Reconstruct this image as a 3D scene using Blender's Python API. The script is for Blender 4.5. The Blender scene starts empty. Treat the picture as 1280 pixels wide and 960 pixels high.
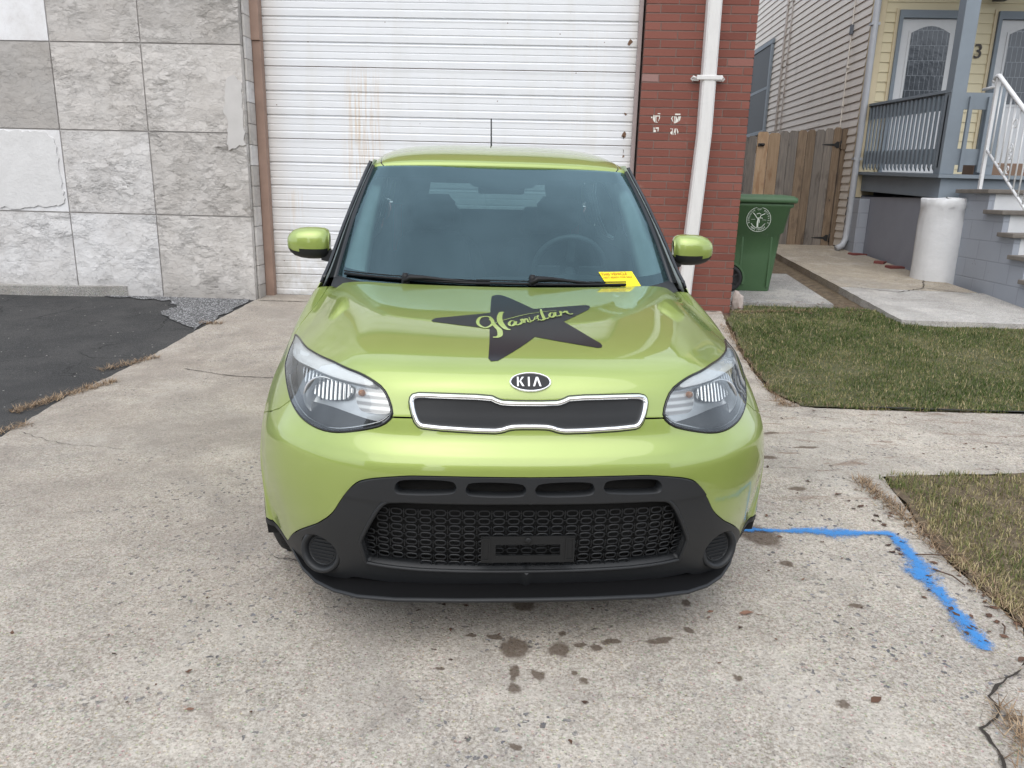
import bpy, bmesh, math, random
import numpy as np
from mathutils import Vector, Matrix, geometry
random.seed(7); rng=np.random.default_rng(7)
R_=math.radians
SC=bpy.context.scene; COL=SC.collection
# ------------------------------------------------------------------ camera
CAMP=dict(f=940.,pitch=14.5,yaw=2.2,roll=1.4,h=1.41)
p,psi,rho=R_(CAMP['pitch']),R_(CAMP['yaw']),R_(CAMP['roll'])
hd=Vector((-math.sin(psi),math.cos(psi),0)); Fw=math.cos(p)*hd-math.sin(p)*Vector((0,0,1))
R0=Vector((math.cos(psi),math.sin(psi),0)); U0=R0.cross(Fw)
Uc=math.cos(rho)*U0-math.sin(rho)*R0; Rc=math.cos(rho)*R0+math.sin(rho)*U0
cam_d=bpy.data.cameras.new('camera'); cam=bpy.data.objects.new('camera',cam_d); COL.objects.link(cam)
cam_d.sensor_width=36; cam_d.lens=36*CAMP['f']/1280; cam_d.clip_start=.05; cam_d.clip_end=500
M=Matrix((Rc,Uc,-Fw)).transposed().to_4x4(); M.translation=Vector((0,0,CAMP['h'])); cam.matrix_world=M
SC.camera=cam
# ------------------------------------------------------------------ sky, sun, exposure
SUN_EL,SUN_AZ=50.,188.      # azimuth clockwise from +Y (to the right of and behind the viewer)
w=bpy.data.worlds.new('World'); SC.world=w; w.use_nodes=True; nt=w.node_tree; nt.nodes.clear()
def nn(nt,t,**k):
    n=nt.nodes.new(t)
    for a,b in k.items(): setattr(n,a,b)
    return n
out=nn(nt,'ShaderNodeOutputWorld'); bg=nn(nt,'ShaderNodeBackground'); bg.inputs[1].default_value=.15
sky=nn(nt,'ShaderNodeTexSky'); sky.sky_type='NISHITA'; sky.sun_disc=False
sky.sun_elevation=R_(SUN_EL); sky.sun_rotation=R_(SUN_AZ); sky.air_density=1.2; sky.dust_density=3.; sky.ozone_density=1.
hsv=nn(nt,'ShaderNodeHueSaturation'); hsv.inputs['Saturation'].default_value=.45
tc=nn(nt,'ShaderNodeTexCoord'); no=nn(nt,'ShaderNodeTexNoise'); no.inputs['Scale'].default_value=2.2; no.inputs['Detail'].default_value=6; no.inputs['Roughness'].default_value=.55
mp=nn(nt,'ShaderNodeMapping'); mp.inputs['Scale'].default_value=(1,1,2.6)
rp=nn(nt,'ShaderNodeValToRGB'); rp.color_ramp.elements[0].position=.36; rp.color_ramp.elements[1].position=.64
mx=nn(nt,'ShaderNodeMix',data_type='RGBA'); mx.inputs[7].default_value=(7.3,7.95,9.0,1)
L=nt.links.new
L(tc.outputs['Generated'],mp.inputs[0]); L(mp.outputs[0],no.inputs['Vector']); L(no.outputs[0],rp.inputs[0])
ml=nn(nt,'ShaderNodeMath',operation='MULTIPLY_ADD'); ml.inputs[1].default_value=.40; ml.inputs[2].default_value=.45
L(rp.outputs[0],ml.inputs[0]); L(ml.outputs[0],mx.inputs[0])
L(sky.outputs[0],hsv.inputs['Color']); L(hsv.outputs[0],mx.inputs[6]); L(mx.outputs[2],bg.inputs[0]); L(bg.outputs[0],out.inputs[0])
sd=bpy.data.lights.new('sun','SUN'); sd.energy=1.2; sd.angle=R_(75); sd.color=(1,.955,.88)
so=bpy.data.objects.new('sun',sd); COL.objects.link(so)
a=R_(SUN_AZ); e=R_(SUN_EL); sdir=Vector((math.sin(a)*math.cos(e),math.cos(a)*math.cos(e),math.sin(e)))
so.rotation_euler=sdir.to_track_quat('Z','Y').to_euler(); so.location=(0,0,20)
SC.view_settings.view_transform='Standard'; SC.view_settings.look='None'; SC.view_settings.exposure=.38; SC.view_settings.gamma=1
SC.view_settings.use_curve_mapping=False
SC.render.engine='CYCLES'; SC.cycles.max_bounces=8; SC.cycles.transparent_max_bounces=16
# ------------------------------------------------------------------ helpers
def gz(y):
    a,b=5.0,6.2
    if y<a: return 0.
    if y<b: return .07*(y-a)**2/(2*(b-a))
    return .07*(min(y,17)-(a+b)/2)
def tag(o,label=None,cat=None,group=None,kind=None):
    for k,v in (('label',label),('category',cat),('group',group),('kind',kind)):
        if v: o[k]=v
    return o
def empty(name,loc,label,cat,group=None,rz=0):
    o=bpy.data.objects.new(name,None); COL.objects.link(o); o.location=loc; o.rotation_euler=(0,0,rz); o.empty_display_size=.2
    return tag(o,label,cat,group)
class MB:
    def __init__(s): s.v=[];s.f=[];s.mi=[];s.sm=[];s.attr=[]
    def add(s,v,f,mi=0,smooth=False,a=None):
        n=len(s.v); s.v+= [tuple(map(float,q)) for q in v]
        for q in f: s.f.append(tuple(n+i for i in q)); s.mi.append(mi); s.sm.append(smooth); s.attr.append(.5 if a is None else a)
        return s
    def box(s,a,b,mi=0,bev=0.,a_=None,M=None):
        x0,y0,z0=[min(p,q) for p,q in zip(a,b)]; x1,y1,z1=[max(p,q) for p,q in zip(a,b)]
        if bev<=0:
            v=[(x0,y0,z0),(x1,y0,z0),(x1,y1,z0),(x0,y1,z0),(x0,y0,z1),(x1,y0,z1),(x1,y1,z1),(x0,y1,z1)]
            f=[(0,3,2,1),(4,5,6,7),(0,1,5,4),(1,2,6,5),(2,3,7,6),(3,0,4,7)]
        else:
            bm=bmesh.new(); bmesh.ops.create_cube(bm,size=1)
            for q in bm.verts: q.co=Vector(((x0+x1)/2+q.co.x*(x1-x0),(y0+y1)/2+q.co.y*(y1-y0),(z0+z1)/2+q.co.z*(z1-z0)))
            bmesh.ops.bevel(bm,geom=bm.edges[:],offset=min(bev,.45*min(x1-x0,y1-y0,z1-z0)),segments=2,affect='EDGES',profile=.6)
            bm.verts.ensure_lookup_table(); v=[q.co.copy() for q in bm.verts]; f=[[q.index for q in g.verts] for g in bm.faces]; bm.free()
        if M is not None: v=[M@Vector(q) for q in v]
        return s.add(v,f,mi,False,a_)
    def quadbox(s,P,mi=0,a_=None):   # eight points, bottom loop then top loop
        return s.add(P,[(0,3,2,1),(4,5,6,7),(0,1,5,4),(1,2,6,5),(2,3,7,6),(3,0,4,7)],mi,False,a_)
    def tube(s,pts,r,n=8,mi=0,cap=True,closed=False,sx=1.,a_=None):
        pts=[Vector(q) for q in pts]; N=len(pts); rr=r if hasattr(r,'__len__') else [r]*N
        up=None; V=[];Fc=[]
        for i,q in enumerate(pts):
            if closed: t=pts[(i+1)%N]-pts[i-1]
            else: t=pts[min(i+1,N-1)]-pts[max(i-1,0)]
            t.normalize()
            if up is None:
                up=Vector((0,0,1)) if abs(t.z)<.9 else Vector((0,1,0))
            x=t.cross(up); x.normalize(); up=x.cross(t); up.normalize()
            for k in range(n):
                an=2*math.pi*(k+.5)/n; V.append(q+x*math.cos(an)*rr[i]*sx+up*math.sin(an)*rr[i])
        for i in range(N if closed else N-1):
            j=(i+1)%N
            for k in range(n): Fc.append((i*n+k,i*n+(k+1)%n,j*n+(k+1)%n,j*n+k))
        if cap and not closed: Fc.append(tuple(range(n))[::-1]); Fc.append(tuple((N-1)*n+k for k in range(n)))
        return s.add(V,Fc,mi,n>5,a_)
    def lathe(s,prof,n=32,M=None,mi=0,smooth=True,capb=False,capt=False):
        V=[];Fc=[]
        for r,z in prof:
            for k in range(n):
                an=2*math.pi*k/n; q=Vector((r*math.cos(an),r*math.sin(an),z)); V.append(M@q if M is not None else q)
        for i in range(len(prof)-1):
            for k in range(n): Fc.append((i*n+k,i*n+(k+1)%n,(i+1)*n+(k+1)%n,(i+1)*n+k))
        if capb: Fc.append(tuple(range(n))[::-1])
        if capt: Fc.append(tuple((len(prof)-1)*n+k for k in range(n)))
        return s.add(V,Fc,mi,smooth)
    def build(s,name,mats,parent=None,loc=None,auto=False):
        me=bpy.data.meshes.new(name); me.from_pydata(s.v,[],s.f)
        if not isinstance(mats,(list,tuple)): mats=[mats]
        for m in mats: me.materials.append(m)
        me.polygons.foreach_set('material_index',s.mi); me.polygons.foreach_set('use_smooth',s.sm)
        at=me.attributes.new('tone','FLOAT','FACE'); at.data.foreach_set('value',s.attr)
        me.update(); o=bpy.data.objects.new(name,me); COL.objects.link(o)
        if parent is not None: o.parent=parent
        if loc is not None: o.location=loc
        return o
def extrude_poly(mb,poly,depth,M,mi=0,a_=None):
    """poly in 2D (x,y), extruded along local z by depth, placed by M"""
    n=len(poly); V=[M@Vector((x,y,0)) for x,y in poly]+[M@Vector((x,y,depth)) for x,y in poly]
    Fc=[tuple(range(n))[::-1],tuple(range(n,2*n))]+[(i,(i+1)%n,(i+1)%n+n,i+n) for i in range(n)]
    return mb.add(V,Fc,mi,False,a_)
def text_mesh(name,body,size,mat,parent,M,depth=.001,align='CENTER',sx=1.):
    cu=bpy.data.curves.new(name,'FONT'); cu.body=body; cu.size=size; cu.extrude=depth; cu.align_x=align; cu.align_y='CENTER'; cu.resolution_u=3
    t=bpy.data.objects.new('tmp',cu); COL.objects.link(t); dg=bpy.context.evaluated_depsgraph_get(); dg.update()
    me=bpy.data.meshes.new_from_object(t.evaluated_get(dg)); bpy.data.objects.remove(t); bpy.data.curves.remove(cu)
    me.name=name; me.materials.clear(); me.materials.append(mat); me.transform(M@Matrix.Diagonal((sx,1,1,1)))
    o=bpy.data.objects.new(name,me); COL.objects.link(o); o.parent=parent; return o
# ------------------------------------------------------------------ materials
class NT:
    def __init__(s,name):
        s.m=bpy.data.materials.new(name); s.m.use_nodes=True; s.nt=s.m.node_tree; s.nt.nodes.clear()
        s.out=s.n('ShaderNodeOutputMaterial'); s.b=s.n('ShaderNodeBsdfPrincipled'); s.l(s.b.outputs[0],s.out.inputs[0]); s._tc=None
    def n(s,t,**k): return nn(s.nt,t,**k)
    def l(s,a,b): s.nt.links.new(a,b)
    def tc(s):
        if s._tc is None: s._tc=s.n('ShaderNodeTexCoord').outputs['Object']
        return s._tc
    def map(s,scale=(1,1,1),rot=(0,0,0),vec=None):
        m=s.n('ShaderNodeMapping'); m.inputs['Scale'].default_value=scale; m.inputs['Rotation'].default_value=rot; s.l(vec or s.tc(),m.inputs[0]); return m.outputs[0]
    def noise(s,scale,detail=4,rough=.55,vec=None,dist=0.,out=0):
        n=s.n('ShaderNodeTexNoise'); n.inputs['Scale'].default_value=scale; n.inputs['Detail'].default_value=detail; n.inputs['Roughness'].default_value=rough; n.inputs['Distortion'].default_value=dist
        s.l(vec or s.tc(),n.inputs['Vector']); return n.outputs[out]
    def vor(s,scale,feature='F1',vec=None,out='Distance',rand=1.):
        n=s.n('ShaderNodeTexVoronoi',feature=feature); n.inputs['Scale'].default_value=scale; n.inputs['Randomness'].default_value=rand
        s.l(vec or s.tc(),n.inputs['Vector']); return n.outputs[out]
    def ramp(s,f,stops,const=False):
        r=s.n('ShaderNodeValToRGB'); cr=r.color_ramp
        if const: cr.interpolation='CONSTANT'
        while len(cr.elements)<len(stops): cr.elements.new(.5)
        for e,(p,c) in zip(cr.elements,stops):
            e.position=p; e.color=(*c,1) if hasattr(c,'__len__') else (c,c,c,1)
        s.l(f,r.inputs[0]); return r.outputs[0]
    def mix(s,f,a,b,mode='MIX'):
        m=s.n('ShaderNodeMix',data_type='RGBA',blend_type=mode)
        for i,v in ((0,f),(6,a),(7,b)):
            if hasattr(v,'is_linked') or hasattr(v,'links'): s.l(v,m.inputs[i])
            elif i==0: m.inputs[0].default_value=v
            else: m.inputs[i].default_value=(*v,1) if hasattr(v,'__len__') else (v,v,v,1)
        return m.outputs[2]
    def math(s,op,a,b=None,c=None,clamp=False):
        m=s.n('ShaderNodeMath',operation=op); m.use_clamp=clamp
        for i,v in enumerate((a,b,c)):
            if v is None: continue
            if hasattr(v,'links'): s.l(v,m.inputs[i])
            else: m.inputs[i].default_value=v
        return m.outputs[0]
    def xyz(s,vec=None):
        x=s.n('ShaderNodeSeparateXYZ'); s.l(vec or s.tc(),x.inputs[0]); return x.outputs
    def attr(s,name='tone'):
        a=s.n('ShaderNodeAttribute'); a.attribute_name=name; return a.outputs['Fac']
    def bump(s,h,strength=.5,dist=.01,prev=None):
        b=s.n('ShaderNodeBump'); b.inputs['Strength'].default_value=strength; b.inputs['Distance'].default_value=dist; s.l(h,b.inputs['Height'])
        if prev is not None: s.l(prev,b.inputs['Normal'])
        return b.outputs[0]
    def set(s,**k):
        for a,v in k.items():
            i=s.b.inputs[a.replace('_',' ')]
            if hasattr(v,'links'): s.l(v,i)
            elif hasattr(v,'__len__') and len(v)==3 and i.type=='RGBA': i.default_value=(*v,1)
            else: i.default_value=v
        return s
    def range(s,f,a,b,c=0.,d=1.,smooth=True):
        m=s.n('ShaderNodeMapRange'); m.interpolation_type='SMOOTHSTEP' if smooth else 'LINEAR'
        s.l(f,m.inputs[0])
        for i,v in zip((1,2,3,4),(a,b,c,d)): m.inputs[i].default_value=v
        return m.outputs[0]
def simple(name,base,rough=.6,metal=0.,var=.12,vs=14.,bump=0.,bs=120.,coat=0.,spec=.5):
    t=NT(name); f=t.noise(vs,5,.6)
    c=t.mix(f,tuple(x*(1-var) for x in base),tuple(min(1,x*(1+var)) for x in base))
    t.set(Base_Color=c,Roughness=rough,Metallic=metal,Coat_Weight=coat,Specular_IOR_Level=spec)
    if bump: t.set(Normal=t.bump(t.noise(bs,4,.6),bump,.003))
    return t.m
def spots(t,pts,warp=.03,ws=18.,z=False):
    """soft noisy-edged spots; pts = (x,y,rx,ry,rot)"""
    vec=t.tc(); nz=t.noise(ws,4,.6,out=1); sub=t.n('ShaderNodeVectorMath',operation='SUBTRACT'); t.l(nz,sub.inputs[0]); sub.inputs[1].default_value=(.5,.5,.5)
    sc=t.n('ShaderNodeVectorMath',operation='SCALE'); t.l(sub.outputs[0],sc.inputs[0]); sc.inputs[3].default_value=warp*2
    ad=t.n('ShaderNodeVectorMath',operation='ADD'); t.l(vec,ad.inputs[0]); t.l(sc.outputs[0],ad.inputs[1])
    res=None
    for (x,y,rx,ry,ro) in pts:
        s1=t.n('ShaderNodeVectorMath',operation='SUBTRACT'); t.l(ad.outputs[0],s1.inputs[0]); s1.inputs[1].default_value=(x,0,y) if z else (x,y,0)
        m=t.n('ShaderNodeMapping'); m.vector_type='TEXTURE'
        m.inputs['Scale'].default_value=(rx,50,ry) if z else (rx,ry,50); m.inputs['Rotation'].default_value=(0,ro,0) if z else (0,0,ro); t.l(s1.outputs[0],m.inputs[0])
        ln=t.n('ShaderNodeVectorMath',operation='LENGTH'); t.l(m.outputs[0],ln.inputs[0])
        v=t.range(ln.outputs['Value'],.65,1.1,1.,0.)
        res=v if res is None else t.math('MAXIMUM',res,v)
    return res
# --- concrete
def concrete(name,A,B,stains=(),lightness=1.,pits=True):
    t=NT(name)
    big=t.noise(.75,5,.6,dist=.4); mid=t.noise(5.,6,.65); fine=t.noise(105.,5,.75); v=t.vor(75.); v2=t.vor(24.); 
    c=t.mix(t.range(big,.35,.65),A,B); 
    c=t.mix(t.range(mid,.3,.7),t.mix(.75,c,(.5,.5,.5),'MULTIPLY') if False else t.mix(.35,c,.30,'MULTIPLY'),c)
    c=t.mix(t.range(fine,.34,.66),t.mix(.55,c,.30,'MULTIPLY'),t.mix(.28,c,(.9,.86,.8),'SCREEN'))
    c=t.mix(t.math('MULTIPLY',t.range(t.noise(30.,6,.8),.50,.66),.36),c,(.20,.17,.15))
    pal=t.vor(75.,out='Color'); c=t.mix(t.math('MULTIPLY',t.range(v,.42,.1),.33),c,pal,'SOFT_LIGHT')
    c=t.mix(t.math('MULTIPLY',t.range(t.noise(.8,7,.72,dist=.8),.46,.62),.42),c,(.27,.25,.225)); c=t.mix(t.math('MULTIPLY',t.range(t.noise(1.7,6,.72,dist=.3),.5,.66),.30),c,(.62,.575,.51))
    wpv=t.mix(.02,t.tc(),t.noise(40.,3,out=1),'LINEAR_LIGHT')
    # small aggregate stones, dark and pale
    vc=t.n('ShaderNodeTexVoronoi'); vc.inputs['Scale'].default_value=46; t.l(wpv,vc.inputs['Vector'])
    sx=t.n('ShaderNodeSeparateColor'); t.l(vc.outputs['Color'],sx.inputs[0])
    region=t.range(t.noise(1.1,5,.7),.44,.60)
    dk=t.math('MULTIPLY',t.math('MULTIPLY',t.range(vc.outputs['Distance'],.40,.26),t.range(sx.outputs[0],.71,.75)),t.math('MULTIPLY_ADD',region,.85,.05))
    c=t.mix(dk,c,t.mix(sx.outputs[2],(.06,.06,.065),(.19,.20,.24)))
    v3=t.n('ShaderNodeTexVoronoi'); v3.inputs['Scale'].default_value=120; t.l(t.tc(),v3.inputs['Vector']); s3=t.n('ShaderNodeSeparateColor'); t.l(v3.outputs['Color'],s3.inputs[0]); c=t.mix(t.math('MULTIPLY',t.math('MULTIPLY',t.range(v3.outputs['Distance'],.45,.3),t.range(s3.outputs[0],.86,.9)),.5),c,(.09,.08,.07))
    lt=t.math('MULTIPLY',t.range(vc.outputs['Distance'],.3,.15),t.range(sx.outputs[1],.88,.9))
    c=t.mix(t.math('MULTIPLY',lt,.6),c,(.62,.58,.52))
    br=t.math('MULTIPLY',t.range(t.noise(9.,5,.7,dist=.8),.64,.74),.55); c=t.mix(br,c,(.20,.12,.075))
    c=t.mix(t.math('MULTIPLY',t.range(t.noise(2.2,5,.65,dist=1.),.56,.7),.4),c,(.22,.19,.165))
    if stains:
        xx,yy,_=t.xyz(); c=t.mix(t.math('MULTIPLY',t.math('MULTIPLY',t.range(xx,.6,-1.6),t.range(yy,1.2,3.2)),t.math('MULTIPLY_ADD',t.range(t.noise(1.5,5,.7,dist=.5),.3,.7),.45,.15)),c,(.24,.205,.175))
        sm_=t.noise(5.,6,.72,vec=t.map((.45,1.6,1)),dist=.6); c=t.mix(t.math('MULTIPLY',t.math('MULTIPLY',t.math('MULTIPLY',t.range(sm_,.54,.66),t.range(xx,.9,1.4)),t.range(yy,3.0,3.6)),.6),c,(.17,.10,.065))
        c=t.mix(t.math('MULTIPLY',spots(t,stains),.78),c,(.085,.055,.035))
    h=t.math('ADD',t.math('MULTIPLY',fine,.6),t.math('MULTIPLY',t.range(v,0,.4),.5)); h=t.math('SUBTRACT',h,t.math('MULTIPLY',dk,.9))
    h=t.math('ADD',h,t.math('MULTIPLY',mid,1.2))
    t.set(Base_Color=c,Roughness=.9,Specular_IOR_Level=.25,Normal=t.bump(h,.8,.006)); return t.m
STAINS=[(-.05,2.10,.055,.06,.2),(.09,2.1,.04,.045,0),(-.05,1.97,.016,.04,0),(-.045,1.90,.025,.03,.3),(.02,1.965,.02,.035,.5),(-.12,2.15,.024,.016,0),(-.2,2.16,.018,.012,0),(.16,2.13,.025,.012,0),(.26,2.16,.04,.014,.15),(.21,2.12,.02,.02,0),
 (.42,2.18,.06,.016,.25),(.52,2.24,.02,.02,0),(.1,2.19,.015,.02,0),(.16,1.95,.02,.02,0),(.13,1.99,.012,.016,0),(-.27,1.97,.014,.012,0),(-.03,1.66,.02,.015,0),(-.03,2.36,.05,.05,0),(.95,3.0,.09,.13,.6),(.63,2.0,.02,.02,0),
 (1.0,2.75,.03,.03,0),(1.15,2.45,.035,.02,0),(.55,2.42,.02,.025,0),(.9,1.9,.02,.02,0),(1.25,4.0,.09,.03,0),(1.42,4.45,.06,.025,.4),(1.1,4.4,.05,.05,0),(1.3,3.55,.05,.03,0),(1.0,3.4,.03,.06,.2),(1.55,4.2,.08,.02,.1)]
M_conc=concrete('weathered_concrete',(.44,.38,.31),(.575,.50,.405),STAINS)
M_walkA=concrete('yellowed_concrete',(.36,.29,.20),(.46,.38,.27))
M_walkB=concrete('pale_concrete',(.50,.475,.44),(.58,.55,.51))
M_slab=concrete('grey_slab',(.26,.26,.25),(.34,.33,.31))
t=NT('old_asphalt'); f=t.noise(150.,4,.8); c=t.ramp(f,[(.35,.012),(.5,.035),(.66,.11)])
c=t.mix(t.math('MULTIPLY',t.range(t.noise(1.6,7,.75),.35,.7),.8),c,(.03,.028,.026),'ADD'); 
v=t.n('ShaderNodeTexVoronoi',feature='DISTANCE_TO_EDGE'); v.inputs['Scale'].default_value=1.6
wv=t.mix(.12,t.tc(),t.noise(5.,4,out=1),'LINEAR_LIGHT'); t.l(wv,v.inputs['Vector'])
ck=t.math('MULTIPLY',t.range(v.outputs[0],.014,.003),t.range(t.noise(.9,2),.45,.6)); c=t.mix(t.math('MULTIPLY',ck,.8),c,(.008,.008,.008))
sp=t.n('ShaderNodeTexVoronoi'); sp.inputs['Scale'].default_value=26; t.l(t.tc(),sp.inputs['Vector']); ss=t.n('ShaderNodeSeparateColor'); t.l(sp.outputs['Color'],ss.inputs[0])
c=t.mix(t.math('MULTIPLY',t.range(sp.outputs['Distance'],.2,.12),t.range(ss.outputs[0],.955,.96)),c,(.4,.38,.35))
t.set(Base_Color=c,Roughness=.88,Specular_IOR_Level=.3,Normal=t.bump(t.math('SUBTRACT',f,ck),.7,.004)); M_asph=t.m
t=NT('grey_gravel'); v=t.n('ShaderNodeTexVoronoi'); v.inputs['Scale'].default_value=55; t.l(t.tc(),v.inputs['Vector']); s=t.n('ShaderNodeSeparateColor'); t.l(v.outputs['Color'],s.inputs[0])
c=t.ramp(s.outputs[0],[(0,.16),(.5,(.30,.30,.31)),(1,(.5,.5,.51))]); c=t.mix(t.range(v.outputs['Distance'],.25,.6),c,.08,'MIX')
t.set(Base_Color=c,Roughness=.9,Normal=t.bump(v.outputs['Distance'],-1.,.01)); M_gravel=t.m
t=NT('soil'); f=t.noise(14.,6,.7); c=t.ramp(f,[(.3,(.07,.048,.03)),(.5,(.13,.095,.06)),(.7,(.21,.165,.105))])
t.set(Base_Color=c,Roughness=.95,Normal=t.bump(t.noise(60.,5,.7),1.,.012)); M_soil=t.m
t=NT('grass_blades'); f=t.attr('tone'); g=t.ramp(f,[(0,(.035,.062,.014)),(.35,(.075,.115,.028)),(.6,(.16,.17,.06)),(.8,(.30,.25,.12)),(1,(.47,.39,.23))])
t.set(Base_Color=g,Roughness=.75,Specular_IOR_Level=.2); M_grass=t.m
# ================================================================== THE GROUND
def in_poly(x,y,poly):
    x=np.asarray(x,float);y=np.asarray(y,float);r=np.zeros(x.shape,bool);n=len(poly)
    for i in range(n):
        x1,y1=poly[i];x2,y2=poly[(i+1)%n]
        if y1==y2: continue
        c=((y1>y)!=(y2>y))&(x<(x2-x1)*(y-y1)/(y2-y1)+x1); r^=c
    return r
def resamp(pts,step,closed=False,sc=(1,1)):
    pts=[tuple(q) for q in pts]
    if closed: pts=pts+[pts[0]]
    o=[]
    for a,b in zip(pts,pts[1:]):
        n=max(1,int(math.ceil(math.hypot((b[0]-a[0])*sc[0],(b[1]-a[1])*sc[1])/step)))
        o+=[(a[0]+(b[0]-a[0])*k/n,a[1]+(b[1]-a[1])*k/n) for k in range(n)]
    if not closed: o.append(pts[-1])
    return o
def jag(poly,amp,step,seed=1,keep=()):
    r=random.Random(seed); o=[]
    for x,y in resamp(poly,step,True): o.append((x+r.uniform(-amp,amp),y+r.uniform(-amp,amp)))
    return o
def sheet(name,poly,off,mat,grid=.45,thick=0.,label=None,kind='structure',cat=None,obj=True,zf=None):
    zf=zf or gz
    P=resamp(poly,grid,True); n=len(P); E=[(i,(i+1)%n) for i in range(n)]
    xs=[q[0] for q in P]; ys=[q[1] for q in P]
    gx=np.arange(min(xs),max(xs),grid*2.); gy=np.arange(min(ys),max(ys),grid); X,Y=np.meshgrid(gx,gy); X=X.ravel();Y=Y.ravel()
    PA=np.array(P); ok=in_poly(X,Y,P)
    for i in np.nonzero(ok)[0]:
        if np.min((PA[:,0]-X[i])**2+(PA[:,1]-Y[i])**2)<(grid*.3)**2: ok[i]=False
    V=[Vector(q) for q in P]+[Vector((a,b)) for a,b in zip(X[ok],Y[ok])]
    r=geometry.delaunay_2d_cdt(V,E,[],0,1e-6); vs,fs=r[0],r[2]
    mb=MB(); fs=[f for f in fs if len(f)==3]; cx_=[(vs[f[0]].x+vs[f[1]].x+vs[f[2]].x)/3 for f in fs]; cy_=[(vs[f[0]].y+vs[f[1]].y+vs[f[2]].y)/3 for f in fs]; kk=in_poly(cx_,cy_,P); keep=[f for f,q in zip(fs,kk) if q]
    keep=[f if (vs[f[1]]-vs[f[0]]).cross(vs[f[2]]-vs[f[0]])>0 else f[::-1] for f in keep]
    mb.add([(q.x,q.y,zf(q.y)+off) for q in vs],keep)
    if thick:
        mb.add([(x,y,zf(y)+off) for x,y in P]+[(x,y,zf(y)+off-thick) for x,y in P],[(i,(i+1)%n,(i+1)%n+n,i+n) for i in range(n)])
    o=mb.build(name,mat); tag(o,label,cat,None,kind); return o
# base ground to the horizon
mb=MB(); ys=[-200,-60,-20,0,3,5]+[5.2+.2*i for i in range(7)]+[8,12,17,30,80,250]
V=[];Fc=[]
for y in ys:
    for x in (-200,-40,-10,0,10,40,200): V.append((x,y,gz(y)-.03))
for i in range(len(ys)-1):
    for j in range(6): a=i*7+j; Fc.append((a,a+1,a+8,a+7))
mb.add(V,Fc); tag(mb.build('ground',M_soil),kind='structure')
DL=[(-3.0,3.86),(-3.08,4.3),(-3.15,4.7),(-3.18,5.4),(-3.19,6.7),(-3.16,7.4),(-3.14,8.08)]
DRIVE=[(-25,-1.2),(1.02,-1.2),(1.08,1.35),(1.17,1.60),(1.25,1.75),(1.24,1.84),(1.33,1.95),(1.38,2.04),(1.50,2.09),(1.60,2.2),(1.67,2.35),(1.665,2.6),(1.66,2.85),(1.71,3.2),(1.78,3.6),(1.80,3.77),(2.61,3.9),(4,3.9),(25,3.9),(25,5.09),(3.3,5.09),(2.5,5.055),(1.9,5.06),(1.78,5.16),(1.69,5.45),(1.72,6.),(1.75,6.6),(1.86,7.6),(1.93,8.12),(1.93,8.6),(-3.13,8.6)]+DL[::-1]+[(-3.6,3.6),(-25,3.6)]
sheet('driveway',jag(DRIVE,.007,.07,3),.004,M_conc,.3)
sheet('asphalt_lot',jag(DL+[(-3.9,8.02),(-4.2,8.1),(-25,8.6),(-25,3.6),(-3.6,3.6)],.012,.1,5),.0,M_asph,.35)
sheet('gravel_patch',jag([(-3.2,6.72),(-3.17,8.10),(-4.9,8.04),(-4.6,7.97),(-4.2,7.90),(-3.95,7.84),(-3.8,7.6),(-3.85,7.35),(-3.55,7.05)],.04,.12,9),.010,M_gravel,.2)
sheet('street',[(-60,-9.5),(60,-9.5),(60,-2.6),(-60,-2.6)],-.022,M_asph,3.)
LAWN=[(1.81,5.07),(2.5,5.07),(3.3,5.105),(25,5.105),(25,7.74),(3.80,7.74),(3.665,8.0),(3.665,8.45),(2.2,8.5),(2.02,8.1),(1.90,7.7),(1.79,6.6),(1.75,6.0),(1.72,5.45)]
VERGE=[(1.82,3.76),(1.74,3.3),(1.685,2.85),(1.685,2.5),(1.70,2.35),(1.80,2.1),(2.0,1.5),(2.1,-1.),(25,-1.),(25,3.88),(2.61,3.88)]
M_thatch=NT('thatch'); M_thatch.set(Base_Color=M_thatch.ramp(M_thatch.noise(9.,6,.7),[(.3,(.05,.055,.022)),(.55,(.10,.10,.045)),(.75,(.20,.165,.095))]),Roughness=.95,Normal=M_thatch.bump(M_thatch.noise(60.,5,.7),1.,.012)); M_thatch=M_thatch.m
sheet('lawn_soil',jag(LAWN,.02,.1,11),.012,M_thatch,.3)
sheet('verge_soil',jag(VERGE,.02,.1,12),.010,M_soil,.3)
sheet('side_slab',[(1.0,-1.),(1.0,1.3),(1.1,1.60),(1.18,1.75),(1.18,1.88),(1.3,2.0),(1.4,2.1),(1.52,2.12),(1.62,2.19),(1.70,2.34),(1.9,2.1),(2.1,1.5),(2.2,-1.)],.0005,M_conc,.3)
def walkz(y): return gz(y)
WK=[(3.68,7.80),(4.9,7.78),(12,7.78),(12,9.4),(5.35,9.4),(3.69,9.55)]
WK2=[(3.69,9.56),(5.3,9.41),(5.2,10.6),(5.08,12.9),(5.0,13.6),(3.0,13.6),(3.69,13.1)]
sheet('front_walk',jag(WK,.006,.12,2),.055,M_walkB,.3,.12)
sheet('side_path',jag(WK2,.006,.12,4),.057,M_walkA,.3,.12)
sheet('bin_slab',[(2.05,8.6),(3.3,8.65),(3.35,10.6),(2.05,10.6)],.02,M_slab,.3,.05)
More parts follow.
